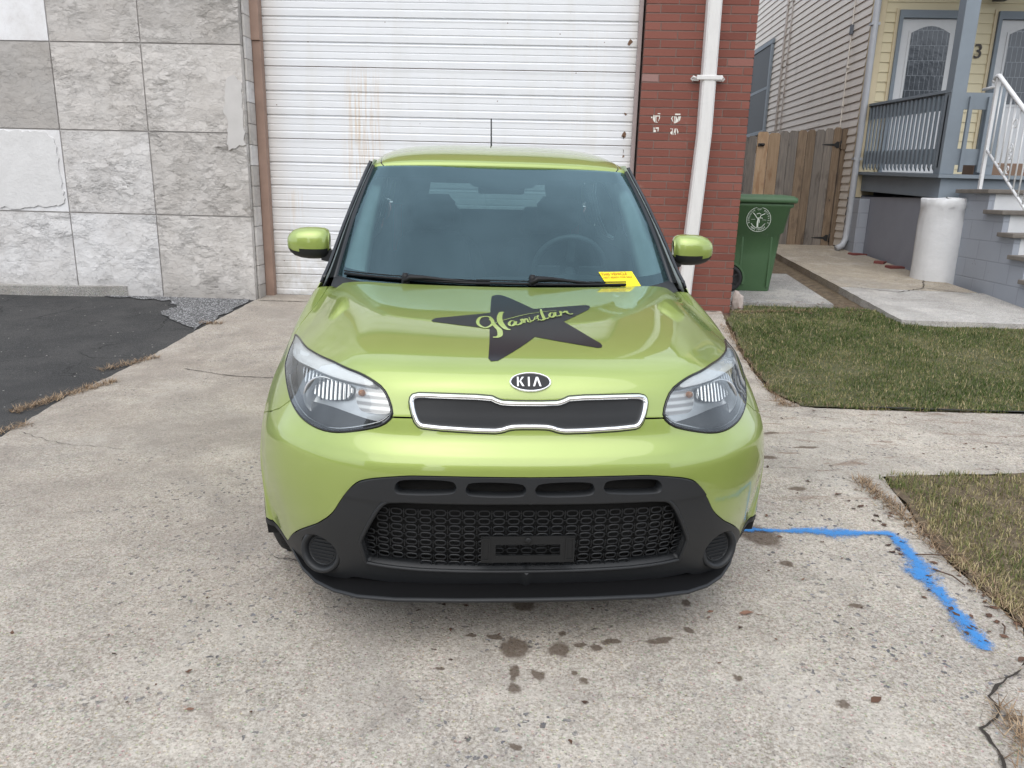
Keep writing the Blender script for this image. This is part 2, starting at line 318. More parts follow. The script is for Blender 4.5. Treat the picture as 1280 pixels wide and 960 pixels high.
# dark joints and cracks in the concrete: thin slivers of filler
M_crack=simple('crack_filler',(.035,.028,.022),.95)
def strip(name,pts,wd,off,mat,label=None,seed=0,kind='structure',cat=None,wob=0.):
    r=random.Random(seed); P=resamp(pts,.035); mb=MB(); V=[]
    for i,q in enumerate(P):
        a=P[max(i-1,0)]; b=P[min(i+1,len(P)-1)]; d=Vector((b[0]-a[0],b[1]-a[1])).normalized(); nrm=Vector((-d.y,d.x)); x=q[0]+nrm.x*r.uniform(-wob,wob); y=q[1]+nrm.y*r.uniform(-wob,wob)
        w_=wd*r.uniform(.35,1.)*(0.25 if i in(0,len(P)-1) else 1); V+=[(x+nrm.x*w_,y+nrm.y*w_,gz(y)+off),(x-nrm.x*w_,y-nrm.y*w_,gz(y)+off)]
    mb.add(V,[(2*i,2*i+1,2*i+3,2*i+2) for i in range(len(P)-1)]); o=mb.build(name,mat); tag(o,label,cat,None,kind); return o
strip('concrete_joint',[(-2.75,5.52),(-2.3,5.36),(-1.7,5.33),(-1.1,5.33)],.006,.009,M_crack,seed=2,wob=.006)
strip('concrete_joint',[(-3.1,8.02),(1.9,8.16)],.012,.009,M_crack,seed=4,wob=.004)
strip('concrete_crack',[(-2.95,3.95),(-2.6,3.78),(-2.2,3.74)],.0022,.009,M_crack,seed=5,wob=.012)
strip('concrete_crack',[(-1.02,2.62),(-.85,2.585),(-.62,2.56),(-.5,2.52)],.003,.009,M_crack,seed=6,wob=.008)
strip('concrete_crack',[(1.52,2.10),(1.40,2.02),(1.345,1.96),(1.33,1.88),(1.24,1.82),(1.245,1.74),(1.2,1.63),(1.22,1.5),(1.14,1.3)],.006,.0085,M_crack,seed=7,wob=.006)
strip('path_crack',[(3.9,9.5),(4.3,9.3),(4.75,9.62),(5.2,9.3)],.012,.060,M_crack,seed=8,wob=.02)
strip('path_crack',[(4.75,9.62),(5.1,10.4)],.008,.061,M_crack,seed=9,wob=.02)
strip('lawn_edging',[(2.2,5.075),(2.9,5.085),(3.6,5.105),(6,5.105)],.014,.02,simple('edging_rubber',(.02,.02,.022),.7),'thin black rubber edging along the front of the lawn beside the sidewalk',3,None,'edging',.006)
# ---- spray paint mark
t=NT('blue_spray_paint'); uvn=t.attr('across'); al=t.attr('alng')
n1=t.noise(22.,5,.7); n2=t.noise(140.,4,.7)
e=t.math('ADD',t.math('ABSOLUTE',uvn),t.math('MULTIPLY_ADD',n1,2.4,-1.08)); e=t.math('ADD',e,t.math('MULTIPLY_ADD',n2,1.9,-.95))
al_=t.range(e,1.15,.2,0.,1.); t.set(Base_Color=t.mix(n2,(.02,.17,.50),(.06,.32,.72)),Roughness=.75,Alpha=t.math('MULTIPLY',al_,.84))
M_blue=t.m
pts=[(.85,3.03,.026),(.95,3.04,.030),(1.1,3.045,.030),(1.18,3.05,.045),(1.22,3.055,.06),(1.28,3.035,.085),(1.34,3.05,.075),(1.40,3.05,.042),(1.48,3.06,.035),(1.53,3.05,.06),(1.545,2.99,.06),(1.535,2.9,.05),(1.525,2.82,.055),(1.52,2.77,.09),(1.50,2.71,.085),(1.50,2.64,.06),(1.50,2.59,.055),(1.495,2.5,.055),(1.488,2.4,.055),(1.478,2.30,.055),(1.47,2.24,.055),(1.462,2.20,.035)]
V=[];ac=[]; 
for i,(x,y,wd) in enumerate(pts):
    a=pts[max(i-1,0)];b=pts[min(i+1,len(pts)-1)];d=Vector((b[0]-a[0],b[1]-a[1])).normalized();nr=Vector((-d.y,d.x))
    for k in (-1,0,1): V.append((x+nr.x*k*wd*1.0,y+nr.y*k*wd*1.0,.0095)); ac.append(k*1.25)
mb=MB(); mb.add(V,[(3*i+k,3*i+k+1,3*i+k+4,3*i+k+3) for i in range(len(pts)-1) for k in (0,1)])
V2=[(1.53,3.00,.0098),(1.62,3.05,.0098),(1.60,3.10,.0098),(1.52,3.08,.0098)]
o=mb.build('spray_paint_line',M_blue); at=o.data.attributes.new('across','FLOAT','POINT'); at.data.foreach_set('value',ac)
tag(o,'bent bright blue spray paint line on the concrete at the right of the car','paint mark')
# ================================================================== GRASS
def blades(name,polys,count,hmin,hmax,seed,label,dens=None,tone=None,zoff=.01,bw=.0022):
    g=np.random.default_rng(seed); V=[];Fc=[];T=[]
    poly,box=polys
    X=g.uniform(box[0],box[1],count); Y=g.uniform(box[2],box[3],count); k=in_poly(X,Y,poly); X=X[k];Y=Y[k]
    def fn(x,y,s): return np.sin(x*s+1.3*np.sin(y*s*.7))*np.sin(y*s*1.1+.9*np.sin(x*s*.8))
    pat=.5+.25*fn(X,Y,2.3)+.18*fn(X+3,Y+1,6.1)+.12*fn(X+7,Y,14.)
    if dens is not None:
        k=g.uniform(0,1,len(X))<dens(X,Y,pat); X=X[k];Y=Y[k];pat=pat[k]
    n=len(X); th=g.uniform(0,2*np.pi,n); h=g.uniform(hmin,hmax,n)*(0.7+.6*pat); ln=g.uniform(.15,1.3,n)*h; flat=g.uniform(0,1,n)<.3; h=np.where(flat,h*.25,h); ln=np.where(flat,g.uniform(.02,.05,n),ln)
    dx=np.cos(th);dy=np.sin(th); wv=g.uniform(.7,1.4,n)*bw
    zz=np.array([gz(y) for y in Y])+zoff
    bl=np.empty((n,5,3))
    for i,(fr,ww) in enumerate(((0,1),(0,-1),(.55,-.8),(.55,.8),(1,0))):
        bl[:,i,0]=X+dx*ln*fr**1.6-dy*wv*ww; bl[:,i,1]=Y+dy*ln*fr**1.6+dx*wv*ww; bl[:,i,2]=zz+h*fr**.8-.004*(fr==0)
    tn=g.normal(0,.17,n)+(.43-.62*(pat-.5))+.12*flat if tone is None else tone(X,Y,pat,g,n)
    tn=np.where(g.uniform(0,1,n)<.12,g.uniform(.8,1,n),tn)
    me=bpy.data.meshes.new(name); idx=np.arange(n)[:,None]*5
    quads=np.concatenate([idx+0,idx+1,idx+2,idx+3],1); tris=np.concatenate([idx+3,idx+2,idx+4],1)
    fs=[tuple(q) for q in quads.tolist()]+[tuple(q) for q in tris.tolist()]
    me.from_pydata(bl.reshape(-1,3).tolist(),[],fs); me.materials.append(M_grass)
    at=me.attributes.new('tone','FLOAT','FACE'); at.data.foreach_set('value',np.clip(np.concatenate([tn,tn]),0,1).astype(np.float32))
    o=bpy.data.objects.new(name,me); COL.objects.link(o); tag(o,label,'grass',None,'stuff'); return o
def lawn_d(X,Y,pt): return np.clip(1.15-.6*np.clip((Y-7.55)/.8,0,1)*(X<3.)-.0*pt,0,1)
blades('lawn_grass',(jag(LAWN,.045,.07,21),(1.65,7.2,4.98,8.5)),190000,.010,.034,4,'short patchy green and straw grass of the lawn before the house',lambda X,Y,p_:lawn_d(X,Y,p_)*np.clip(.35+1.3*p_,0,1),bw=.0018)
def vt(X,Y,pt,g,n): return g.normal(0,.17,n)+.60-.45*(pt-.5)+.35*np.clip(1-(X-1.68)/.22,0,1)*(Y<3.4)
blades('verge_grass',(jag(VERGE,.045,.07,22),(1.45,4.2,1.2,3.9)),95000,.010,.032,5,'brownish worn grass of the verge between sidewalk and street',lambda X,Y,p_:np.clip(.30+1.1*p_,0,1),vt,bw=.0015)
# straw tufts on the edge of the asphalt
def tuft(name,cx,cy,L_,rz,n,seed,label,group=None):
    g=random.Random(seed); mb=MB()
    for i in range(n):
        u=g.uniform(-.5,.5)*L_; v=g.gauss(0,.028); x=cx+u*math.cos(rz)-v*math.sin(rz); y=cy+u*math.sin(rz)+v*math.cos(rz); th=g.uniform(0,6.28); l=g.uniform(.02,.07); z=gz(y)+.006; wd=.0022
        dx,dy=math.cos(th),math.sin(th); hh=g.uniform(.004,.035)
        mb.add([(x-dy*wd,y+dx*wd,z),(x+dy*wd,y-dx*wd,z),(x+dx*l,y+dy*l,z+hh)],[(0,1,2)],0,False,g.uniform(.72,1.) if g.random()<.8 else g.uniform(.4,.6))
    o=mb.build(name,M_straw); tag(o,label,'dry weeds','dry weed clumps and straw'); return o
t=NT('dry_straw'); t.set(Base_Color=t.ramp(t.attr('tone'),[(.4,(.09,.06,.035)),(.75,(.20,.125,.07)),(1,(.42,.31,.20))]),Roughness=.85); M_straw=t.m
tuft('dry_weeds',-3.16,6.98,.22,.1,150,1,'pale dry weed clump at the tip of the grey gravel patch')
tuft('dry_weeds',-3.22,5.62,.5,1.1,330,2,'orange brown dry weed clump half way up the driveway edge on the asphalt')
tuft('dry_weeds',-3.16,4.72,.85,1.35,750,3,'longest strip of dry brown weeds along the asphalt edge at the left')
tuft('dry_weeds',-3.05,3.98,.3,1.2,160,4,'small dry weed clump at the left border of the photo by the asphalt corner')
tuft('dry_weeds',2.3,5.11,1.3,0.,420,5,'straw lying along the lawn edging where driveway meets lawn')
tuft('dry_weeds',2.5,8.2,.9,.2,1500,6,'heap of pale straw on the ground between brick pier and green bin')
tuft('dry_weeds',1.695,2.85,1.75,1.60,1500,8,'long fringe of dead grass on the left edge of the verge by the blue paint')
tuft('dry_weeds',1.76,6.3,2.5,1.52,1100,9,'long fringe of straw where the lawn meets the driveway beside the car')
tuft('dry_weeds',1.32,1.68,.5,1.4,420,7,'clump of dry weeds in the concrete crack at the lower right corner')
# twigs, dead leaves and pebbles: litter nobody would count
g=random.Random(5); mb=MB(); M_lit=NT('dead_leaves'); M_lit.set(Base_Color=M_lit.ramp(M_lit.attr('tone'),[(0,(.03,.018,.012)),(.5,(.10,.05,.03)),(.8,(.22,.12,.08)),(1,(.25,.25,.27))]),Roughness=.85)
def leaf(x,y,s,tn,z0=.006):
    n=6; a0=g.uniform(0,6.28); z=gz(y)+z0; V=[(x,y,z+.006*g.random())]
    for k in range(n):
        a=a0+k*2*math.pi/n; r=s*(1.3 if k%3==0 else .7)*g.uniform(.7,1.1); V.append((x+r*math.cos(a),y+r*math.sin(a)*.8,z+g.uniform(0,.007)))
    mb.add(V,[(0,k+1,(k+1)%n+1) for k in range(n)],0,False,tn)
for i in range(150):
    x=g.uniform(.8,3.6) if i<110 else g.uniform(-2.8,1.); y=g.uniform(2.2,5.) if i<110 else g.uniform(1.6,2.4)
    if in_poly([x],[y],DRIVE)[0]: leaf(x,y,g.uniform(.004,.014),g.uniform(.1,.75))
for i in range(60): x=g.uniform(1.45,1.7); y=g.uniform(2.1,3.5); leaf(x,y,g.uniform(.006,.02),g.uniform(.1,.6))
for i in range(70): leaf(g.uniform(2.0,3.5),g.uniform(8.,8.7),g.uniform(.01,.03),g.uniform(.2,.9),.03)
leaf(.74,2.36,.024,.8); leaf(.62,2.36,.012,.75); leaf(1.0,1.92,.022,.5)
tag(mb.build('leaf_litter',M_lit.m),'scattered dead leaf scraps and dirt crumbs on concrete and lawn edges','litter',None,'stuff')
mb=MB()
for x,y,l,a in ((1.62,2.62,.12,1.9),(1.55,2.86,.2,-.1),(2.15,7.2,.25,.5),(1.58,2.3,.06,1.)):
    mb.tube([(x,y,gz(y)+.012),(x+l*.5*math.cos(a),y+l*.5*math.sin(a),gz(y)+.02),(x+l*math.cos(a+.15),y+l*math.sin(a+.15),gz(y)+.014)],.003,5)
tag(mb.build('twigs',simple('twig',(.09,.055,.035))),'few thin brown twigs lying on the concrete and lawn','twigs',None,'stuff')
# loose bricks and rubble beside the pier and porch
mb=MB()
def rock(mb,x,y,z,s,seed,mi=0,tn=.5):
    r=random.Random(seed); bm=bmesh.new(); bmesh.ops.create_icosphere(bm,subdivisions=2,radius=1)
    for q in bm.verts:
        k=1+.35*math.sin(q.co.x*3+seed)*math.cos(q.co.y*4+seed*2)+r.uniform(-.1,.1); q.co=Vector((x+q.co.x*s[0]*k,y+q.co.y*s[1]*k,z+q.co.z*s[2]*k))
    mb.add([q.co.copy() for q in bm.verts],[[v.index for v in f.verts] for f in bm.faces],mi,False,tn); bm.free()
rock(mb,2.13,8.30,.27,(.06,.06,.12),3); tag(mb.build('stone_chunk',simple('pale_stone',(.42,.36,.33),.9,var=.25)),'pale broken stone leaning between brick pier and green bin','stone')
M_brk2=simple('loose_brick',(.17,.05,.045),.85,var=.3)
for i,(x,y,z,rz,lb) in enumerate([(5.52,9.75,.35,.15,'lone dark red brick on the walk beside the white round pillar'),(5.0,12.4,.51,.4,'red brick rubble at the foot of the porch wall next to the downspout'),(5.03,11.6,.46,1.0,'dark rubble brick in the middle of the porch wall foot'),(5.07,11.15,.43,.2,'dark rubble brick nearest the pillar at the porch wall foot')]):
    mb=MB(); mb.box((-.14,-.07,-.045),(.14,.07,.045),bev=.012); o=mb.build('brick',M_brk2,loc=(x,y,z)); o.rotation_euler=(0.03,.05,rz); tag(o,lb,'brick','loose bricks by the porch')
# ================================================================== LEFT WALL (stucco panels)
t=NT('torn_stucco'); tn=t.attr('tone')
vec=t.map((1,1,2.1)); wv=t.mix(.08,vec,t.noise(3.2,3,.5,vec=vec,out=1),'LINEAR_LIGHT')
a=t.noise(4.2,3,.42,vec=wv,dist=.25); a8=t.math('MULTIPLY',a,9.); st=t.math('FRACT',a8) ; rid=t.range(st,.0,.10,0,1); ter=t.math('ADD',t.math('FLOOR',a8),rid)
a2=t.noise(11.,3,.55,vec=wv,dist=.8); st2=t.range(t.math('FRACT',t.math('MULTIPLY',a2,5.)),0,.25)
rough=t.attr('relief'); msk=t.range(t.noise(1.7,3),.3,.55)
def chips(scale,amp,warp,seedv):
    vv=t.map((.75,1,1.35)); wz=t.mix(warp,vv,t.noise(seedv,4,.65,vec=vv,out=1),'LINEAR_LIGHT')
    V_=t.n('ShaderNodeTexVoronoi'); V_.inputs['Scale'].default_value=scale; t.l(wz,V_.inputs['Vector'])
    sp_=t.n('ShaderNodeSeparateColor'); t.l(V_.outputs['Color'],sp_.inputs[0])
    d_=t.n('ShaderNodeVectorMath',operation='SUBTRACT'); t.l(wz,d_.inputs[0]); t.l(V_.outputs['Position'],d_.inputs[1]); sx_=t.xyz(d_.outputs[0])
    h_=t.math('MULTIPLY',sp_.outputs[0],.6); h_=t.math('ADD',h_,t.math('MULTIPLY',t.math('MULTIPLY',sx_[0],t.math('SUBTRACT',sp_.outputs[1],.5)),scale*.9)); h_=t.math('ADD',h_,t.math('MULTIPLY',t.math('MULTIPLY',sx_[2],t.math('SUBTRACT',sp_.outputs[2],.35)),scale*1.5))
    return t.math('MULTIPLY',h_,amp)
hh=t.math('ADD',chips(6.5,1.,.11,7.),chips(15.,.45,.06,14.)); patchy=t.range(t.noise(2.2,4,.6),.38,.62,.35,1.); hh=t.math('MULTIPLY',hh,patchy); hh=t.math('ADD',hh,t.math('MULTIPLY',t.noise(70.,4,.7),.22)); hh=t.math('MULTIPLY',hh,rough)
c=t.ramp(tn,[(0,(.17,.17,.165)),(.35,(.46,.435,.41)),(.6,(.62,.59,.56)),(1,(.78,.78,.79))])
c=t.mix(t.range(t.noise(1.3,6,.65),.35,.7),c,(.50,.47,.44),'MIX') if False else t.mix(t.math('MULTIPLY',t.range(t.noise(2.3,6,.7),.35,.7),.35),c,(.40,.36,.32))
c=t.mix(t.math('MULTIPLY',t.range(t.noise(30.,5,.75),.45,.8),.15),c,(.22,.2,.19))
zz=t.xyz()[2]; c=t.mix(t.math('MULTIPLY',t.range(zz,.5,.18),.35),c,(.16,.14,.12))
t.set(Base_Color=c,Roughness=.92,Specular_IOR_Level=.2,Normal=t.bump(hh,1.,.032)); M_stucco=t.m
M_mortar=simple('grey_mortar',(.36,.34,.325),.95,var=.2)
wl=empty('stucco_wall',(-3.1,8.05,0),'grey stucco block wall with torn relief panels left of the garage door','wall')
def place(o,root):   # keep world coords under a root that has no rotation
    o.parent=root; o.location=-root.location; return o
XJ=[-3.13,-4.155,-5.10,-6.04,-6.98,-7.92,-8.86,-9.8,-12]; ZJ=[.0,1.06,1.905,2.755,3.6,4.45,5.3,6.1]
tones={(0,0):.62,(1,0):.86,(2,0):.82,(0,1):.5,(1,1):.72,(2,1):.97,(0,2):.60,(1,2):.58,(2,2):.30,(0,3):.38,(1,3):.48,(2,3):.95}
rel={(2,1):.05,(2,3):.03,(2,2):.5,(0,3):1.3,(0,1):1.2,(1,0):.8,(2,0):.8}
V=[];Fc=[];TN=[];RL=[]
def slabz(x): return .06+.0*x
for i in range(len(XJ)-1):
    for j in range(len(ZJ)-1):
        x1,x0=XJ[i],XJ[i+1]; z0,z1=ZJ[j],ZJ[j+1]; gp=.007; r=random.Random(i*31+j)
        tn_=tones.get((i,j),r.uniform(.4,.8)); rl=rel.get((i,j),1.)
        a=(x0+gp,8.05,z0+gp); b=(x1-gp if i else x1,8.12,z1-gp); n=len(V)
        V+=[(a[0],a[1],a[2]),(b[0],a[1],a[2]),(b[0],b[1],a[2]),(a[0],b[1],a[2]),(a[0],a[1],b[2]),(b[0],a[1],b[2]),(b[0],b[1],b[2]),(a[0],b[1],b[2])]
        for q in [(0,3,2,1),(4,5,6,7),(0,1,5,4),(1,2,6,5),(3,0,4,7)]: Fc.append(tuple(n+k for k in q)); TN.append(tn_); RL.append(rl)
me=bpy.data.meshes.new('stucco_panels'); me.from_pydata(V,[],Fc); me.materials.append(M_stucco)
me.attributes.new('tone','FLOAT','FACE').data.foreach_set('value',TN); me.attributes.new('relief','FLOAT','FACE').data.foreach_set('value',RL)
o=bpy.data.objects.new('stucco_panels',me); COL.objects.link(o); place(o,wl)
mb=MB(); mb.box((-12,8.062,-.1),(-3.135,8.6,6.3)); place(mb.build('mortar_core',M_mortar),wl)
# block return at the door side: courses of blocks
mb=MB(); r=random.Random(3); z=0.12
while z<6.2:
    h=.21; y0=8.135
    mb.box((-3.128,8.124,z+.003),(-3.105,8.30,z+h-.003),bev=.003,a_=r.uniform(.4,.85)); z+=h
o=mb.build('block_return',M_stucco); at=o.data.attributes.new('relief','FLOAT','FACE'); at.data.foreach_set('value',[.5]*len(o.data.polygons)); place(o,wl)
# concrete curb along the foot
mb=MB(); P=[(-12,7.99),(-5.6,7.96),(-4.9,8.0),(-4.55,8.045)]
mb.add([(x,y,.05) for x,y in P]+[(x,y,.255+.01*i) for i,(x,y) in enumerate(P)]+[(x,8.06,.262+.01*i) for i,(x,y) in enumerate(P)],[(i,i+1,i+5,i+4) for i in range(3)]+[(4+i,5+i,9+i,8+i) for i in range(3)])
place(mb.build('footing_curb',concrete('curb_concrete',(.24,.24,.22),(.33,.32,.3))),wl)
# loose plaster skin patch near the corner
t=NT('plaster_skin'); t.set(Base_Color=t.mix(t.noise(6.,6,.7),(.55,.54,.53),(.74,.73,.72)),Roughness=.9,Normal=t.bump(t.noise(14.,6,.65),.8,.01)); M_skin=t.m
def patch(poly,y,th,mat,name):
    P=jag(poly,.012,.04,len(poly)); mb=MB(); n=len(P); V=[Vector((x,z)) for x,z in P]; tr=geometry.tessellate_polygon([[Vector((x,z,0)) for x,z in P]])
    mb.add([(x,y,z) for x,z in P],[q if (V[q[1]]-V[q[0]]).cross(V[q[2]]-V[q[0]])>0 else q[::-1] for q in tr]); mb.add([(x,y,z) for x,z in P]+[(x,y+th,z) for x,z in P],[(i,i+n,(i+1)%n+n,(i+1)%n) for i in range(n)])
    return mb.build(name,mat)
place(patch([(-3.30,2.40),(-3.22,2.48),(-3.14,2.40),(-3.14,1.80),(-3.20,1.78),(-3.30,1.74),(-3.33,1.80),(-3.30,2.0),(-3.34,2.1)],8.036,.014,simple('plaster_skin_grey',(.52,.50,.48),.9,var=.15,vs=6,bump=.6,bs=20),'plaster_patch'),wl)
place(patch([(-6.04,1.12),(-5.97,1.07),(-5.85,1.10),(-5.62,1.085),(-5.48,1.11),(-5.2,1.13),(-5.13,1.18),(-5.14,1.3),(-5.16,1.8),(-5.25,1.88),(-6.04,1.88)],8.038,.012,M_skin,'plaster_patch'),wl)
# ================================================================== GARAGE (brick front)
t=NT('red_norman_brick'); tn=t.attr('tone'); c=t.ramp(tn,[(0,(.165,.058,.043)),(.4,(.22,.080,.060)),(.8,(.26,.102,.078)),(.93,(.30,.145,.125)),(1,(.33,.20,.18))])
c=t.mix(t.math('MULTIPLY',t.noise(35.,5,.7),.35),c,(.12,.04,.03)); c=t.mix(t.math('MULTIPLY',t.range(t.noise(8.,6,.75),.6,.78),.3),c,(.42,.33,.3))
t.set(Base_Color=c,Roughness=.82,Specular_IOR_Level=.3,Normal=t.bump(t.noise(90.,5,.7),.5,.003)); M_brick=t.m
M_bm=simple('brick_mortar',(.23,.16,.14),.95,var=.2)
gb=empty('garage_building',(.5,8.4,0),'red brick garage building with a wide white roll up door','building')
def bricks(mb,x0,x1,z0,z1,y,seed,corner=True):
    r=random.Random(seed); ch=.0805; n=int((z1-z0)/ch); Lb=.345
    for k in range(n):
        z=z0+k*ch; x=x0-(Lb/2 if k%2 else 0)-r.uniform(0,.03)
        while x<x1:
            a=max(x,x0); b=min(x+Lb,x1)
            if b-a>.03: mb.box((a+.0055,y,z+.0065),(b-.0055 if b<x1 else b,y+.06,z+ch-.0065),bev=.0,a_=(r.uniform(.93,1) if r.random()<.015 else min(.9,max(0,r.gauss(.45,.15)))))
            x+=Lb
mb=MB(); bricks(mb,.925,2.028,.0,6.3,8.2,1); bricks(mb,-3.1,.92,3.98,6.3,8.2,2)
place(mb.build('brick_face',M_brick),gb)
mb=MB(); mb.box((.935,8.2065,-.1),(2.022,8.6,6.35)); mb.box((-3.12,8.2065,3.985),(.93,8.6,6.35)); mb.box((.935,8.62,-.1),(2.02,20,6.35)); mb.box((-12,8.62,4.),(.93,20,6.3)); mb.box((-12,8.63,-.1),(-3.3,20,4.))
place(mb.build('mortar_core',M_bm),gb)
mb=MB(); mb.box((-12.1,7.95,6.3),(2.12,20,6.42)); place(mb.build('roof_coping',simple('metal_coping',(.35,.34,.33),.5)),gb)
# painted warning remnants on the brick
M_white=simple('white_paint_worn',(.72,.70,.64),.8,var=.15)
sg=MB()
def chip(pts,y=8.1975): 
    P=[(x,z) for x,z in pts]; tr=geometry.tessellate_polygon([[Vector((x,z,0)) for x,z in P]]); V=[Vector(q) for q in P]
    sg.add([(x,y,z) for x,z in P],[q if (V[q[1]]-V[q[0]]).cross(V[q[2]]-V[q[0]])>0 else q[::-1] for q in tr])
def zx(px,pz): # picture patch 60x45 px mapped to metres on the wall
    return (.955+px*(.0082),2.275-pz*.0084)
K=21.333
for poly in [[(290,235),(312,235),(340,380),(345,425),(320,400),(282,350)],[(330,240),(352,245),(352,425),(338,420)],[(362,245),(400,240),(400,270),(378,275),(378,395),(425,420),(370,425)],[(405,250),(455,240),(470,300),(440,385),(428,380),(445,300),(440,270),(405,275)],[(230,280),(268,278),(268,315),(230,315)],[(400,190),(470,190),(465,215),(400,212)],
  [(760,310),(800,255),(820,255),(790,310),(830,390),(812,392)],[(835,260),(865,255),(865,430),(845,425),(850,330)],[(872,260),(900,260),(935,340),(945,258),(965,258),(960,390),(870,432),(885,330)],[(970,260),(1020,255),(1000,350),(972,385)],[(860,192),(1000,190),(1000,225),(860,228)],
  [(318,540),(345,545),(340,600),(380,600),(385,655),(318,662)],[(365,540),(455,535),(450,635),(428,640),(425,570),(370,575)],[(765,555),(795,560),(790,580),(768,580)],[(815,555),(832,555),(830,720),(775,690),(765,650),(812,620)],[(850,700),(880,555),(905,560),(915,710),(895,715),(890,660),(868,660),(862,720)],[(925,555),(945,560),(985,640),(965,690),(950,640),(930,580)]]:
    chip([zx(x/K,z/K) for x,z in poly[::-1]])
place(sg.build('painted_stencil_letters',M_white),gb)
# ---- garage door
t=NT('white_door_enamel'); x,y,z=t.xyz()
c=t.mix(t.noise(3.,5,.6),(.68,.695,.72),(.75,.76,.775)); zlow=t.range(z,1.1,.2)
sv=t.map((9.,1.,.45)); sn=t.noise(4.,5,.65,vec=sv)
def band(cx,hw,z0,z1,soft): 
    d=t.range(t.math('ABSOLUTE',t.math('SUBTRACT',x,cx)),hw,hw*.2,0,1); return t.math('MULTIPLY',t.math('MULTIPLY',d,t.range(z,z0,z0+.25)),t.range(z,z1+soft,z1))
rs=t.math('MAXIMUM',t.math('MAXIMUM',band(-1.98,.28,1.3,2.3,.45),t.math('MULTIPLY',band(-2.75,.16,.3,1.3,.1),.5)),t.math('MULTIPLY',band(.3,.5,1.7,3.,.2),.12))
c=t.mix(t.math('MULTIPLY',rs,t.math('MULTIPLY',t.range(sn,.40,.68),.6)),c,(.60,.44,.26))
c=t.mix(t.math('MULTIPLY',t.math('ADD',t.range(x,-2.7,-3.06),t.range(x,.75,.92)),.28),c,(.56,.44,.30))
c=t.mix(t.math('MULTIPLY',zlow,t.range(t.noise(5.,6,.7),.35,.7)),c,(.47,.45,.41))
c=t.mix(t.math('MULTIPLY',t.range(t.noise(1.2,4,.6,vec=t.map((3,1,.5))),.5,.75),.3),c,(.62,.60,.55))
sp=t.n('ShaderNodeTexVoronoi'); sp.inputs['Scale'].default_value=11; t.l(t.tc(),sp.inputs['Vector']); ss=t.n('ShaderNodeSeparateColor'); t.l(sp.outputs['Color'],ss.inputs[0])
c=t.mix(t.math('MULTIPLY',t.range(sp.outputs['Distance'],.085,.05),t.range(ss.outputs[0],.9,.91)),c,(.20,.13,.10))
t.set(Base_Color=c,Roughness=.42,Specular_IOR_Level=.5,Normal=t.bump(t.noise(5.,3,.5,vec=t.map((1,1,2.5))),.25,.012)); M_door=t.m
M_gd=simple('door_seam_rust',(.16,.09,.055),.9,var=.3)
gd=empty('garage_door',(-1.05,8.4,0),'white ribbed sectional garage door with rust streaks behind the car','garage door')
prof=[]; zt=4.1; per=.2425; k=0; z=zt; seams=[]
# reference seam (thin section joint) sits at z=2.62 ; every third groove is a section joint
z0=2.62+per*7; k=0
while z0-k*per>.1:
    z=z0-k*per; sec=(k-7)%3==0
    d=.010 if sec else .016
    prof+=[(0.,z-.001),(d if not sec else .012,z-.004),(d if not sec else .012,z-.008 if sec else z-.013),(-.004,z-.020 if sec else z-.034),(0.,z-.05),
      (0.,z-.098),(.006,z-.102),(.006,z-.106),(0.,z-.114),(0.,z-.165),(.007,z-.169),(.007,z-.175),(-.002,z-.188),(-.001,z-.215)]
    if sec: seams.append(z)
    k+=1
prof=[(a,b) for a,b in prof if b>.20]; prof.append((0,.195))
mb=MB(); xs=[-3.07+i*(3.99/12) for i in range(13)]; V=[(x,8.4+a,b) for a,b in prof for x in xs]
mb.add(V,[(i*13+j,(i+1)*13+j,(i+1)*13+j+1,i*13+j+1) for i in range(len(prof)-1) for j in range(12)])
place(mb.build('door_sections',M_door),gd)
mb=MB()
for z in seams: mb.box((-3.05,8.4085,z-.0075),(.9,8.4105,z-.0045))
place(mb.build('section_joints',M_gd),gd)
mb=MB(); mb.box((-3.05,8.385,.165),(.91,8.42,.20),bev=.006); place(mb.build('bottom_seal',simple('rubber_seal',(.03,.03,.03),.8)),gd)
M_steel=simple('brown_painted_steel',(.30,.20,.155),.6,var=.35,vs=5)
mb=MB(); mb.box((-3.105,8.305,.1),(-3.015,8.392,2.84),bev=.004); mb.box((-3.115,8.285,2.843),(-3.015,8.392,4.1),bev=.004); mb.box((-3.135,8.31,.1),(-3.108,8.44,4.1)); 
place(mb.build('door_frame',M_steel),gd)
mb=MB(); mb.box((.875,8.30,.1),(.912,8.392,4.1),bev=.003); place(mb.build('door_frame',simple('grey_mauve_steel',(.33,.27,.26),.6,var=.25,vs=5)),gd)
r=random.Random(8); mb=MB()
for z in (2.2,2.0,1.97,1.83,1.78,1.6,2.9,1.35):
    s=r.uniform(.01,.022); mb.add([(.80+r.uniform(-.015,.015)+dx*s,8.3955,z+dz*s*1.5) for dx,dz in ((-1,-.6),(.3,-1),(1,.2),(.2,1),(-.7,.5))],[(0,1,2,3,4)])
place(mb.build('rust_chips',M_gd),gd)
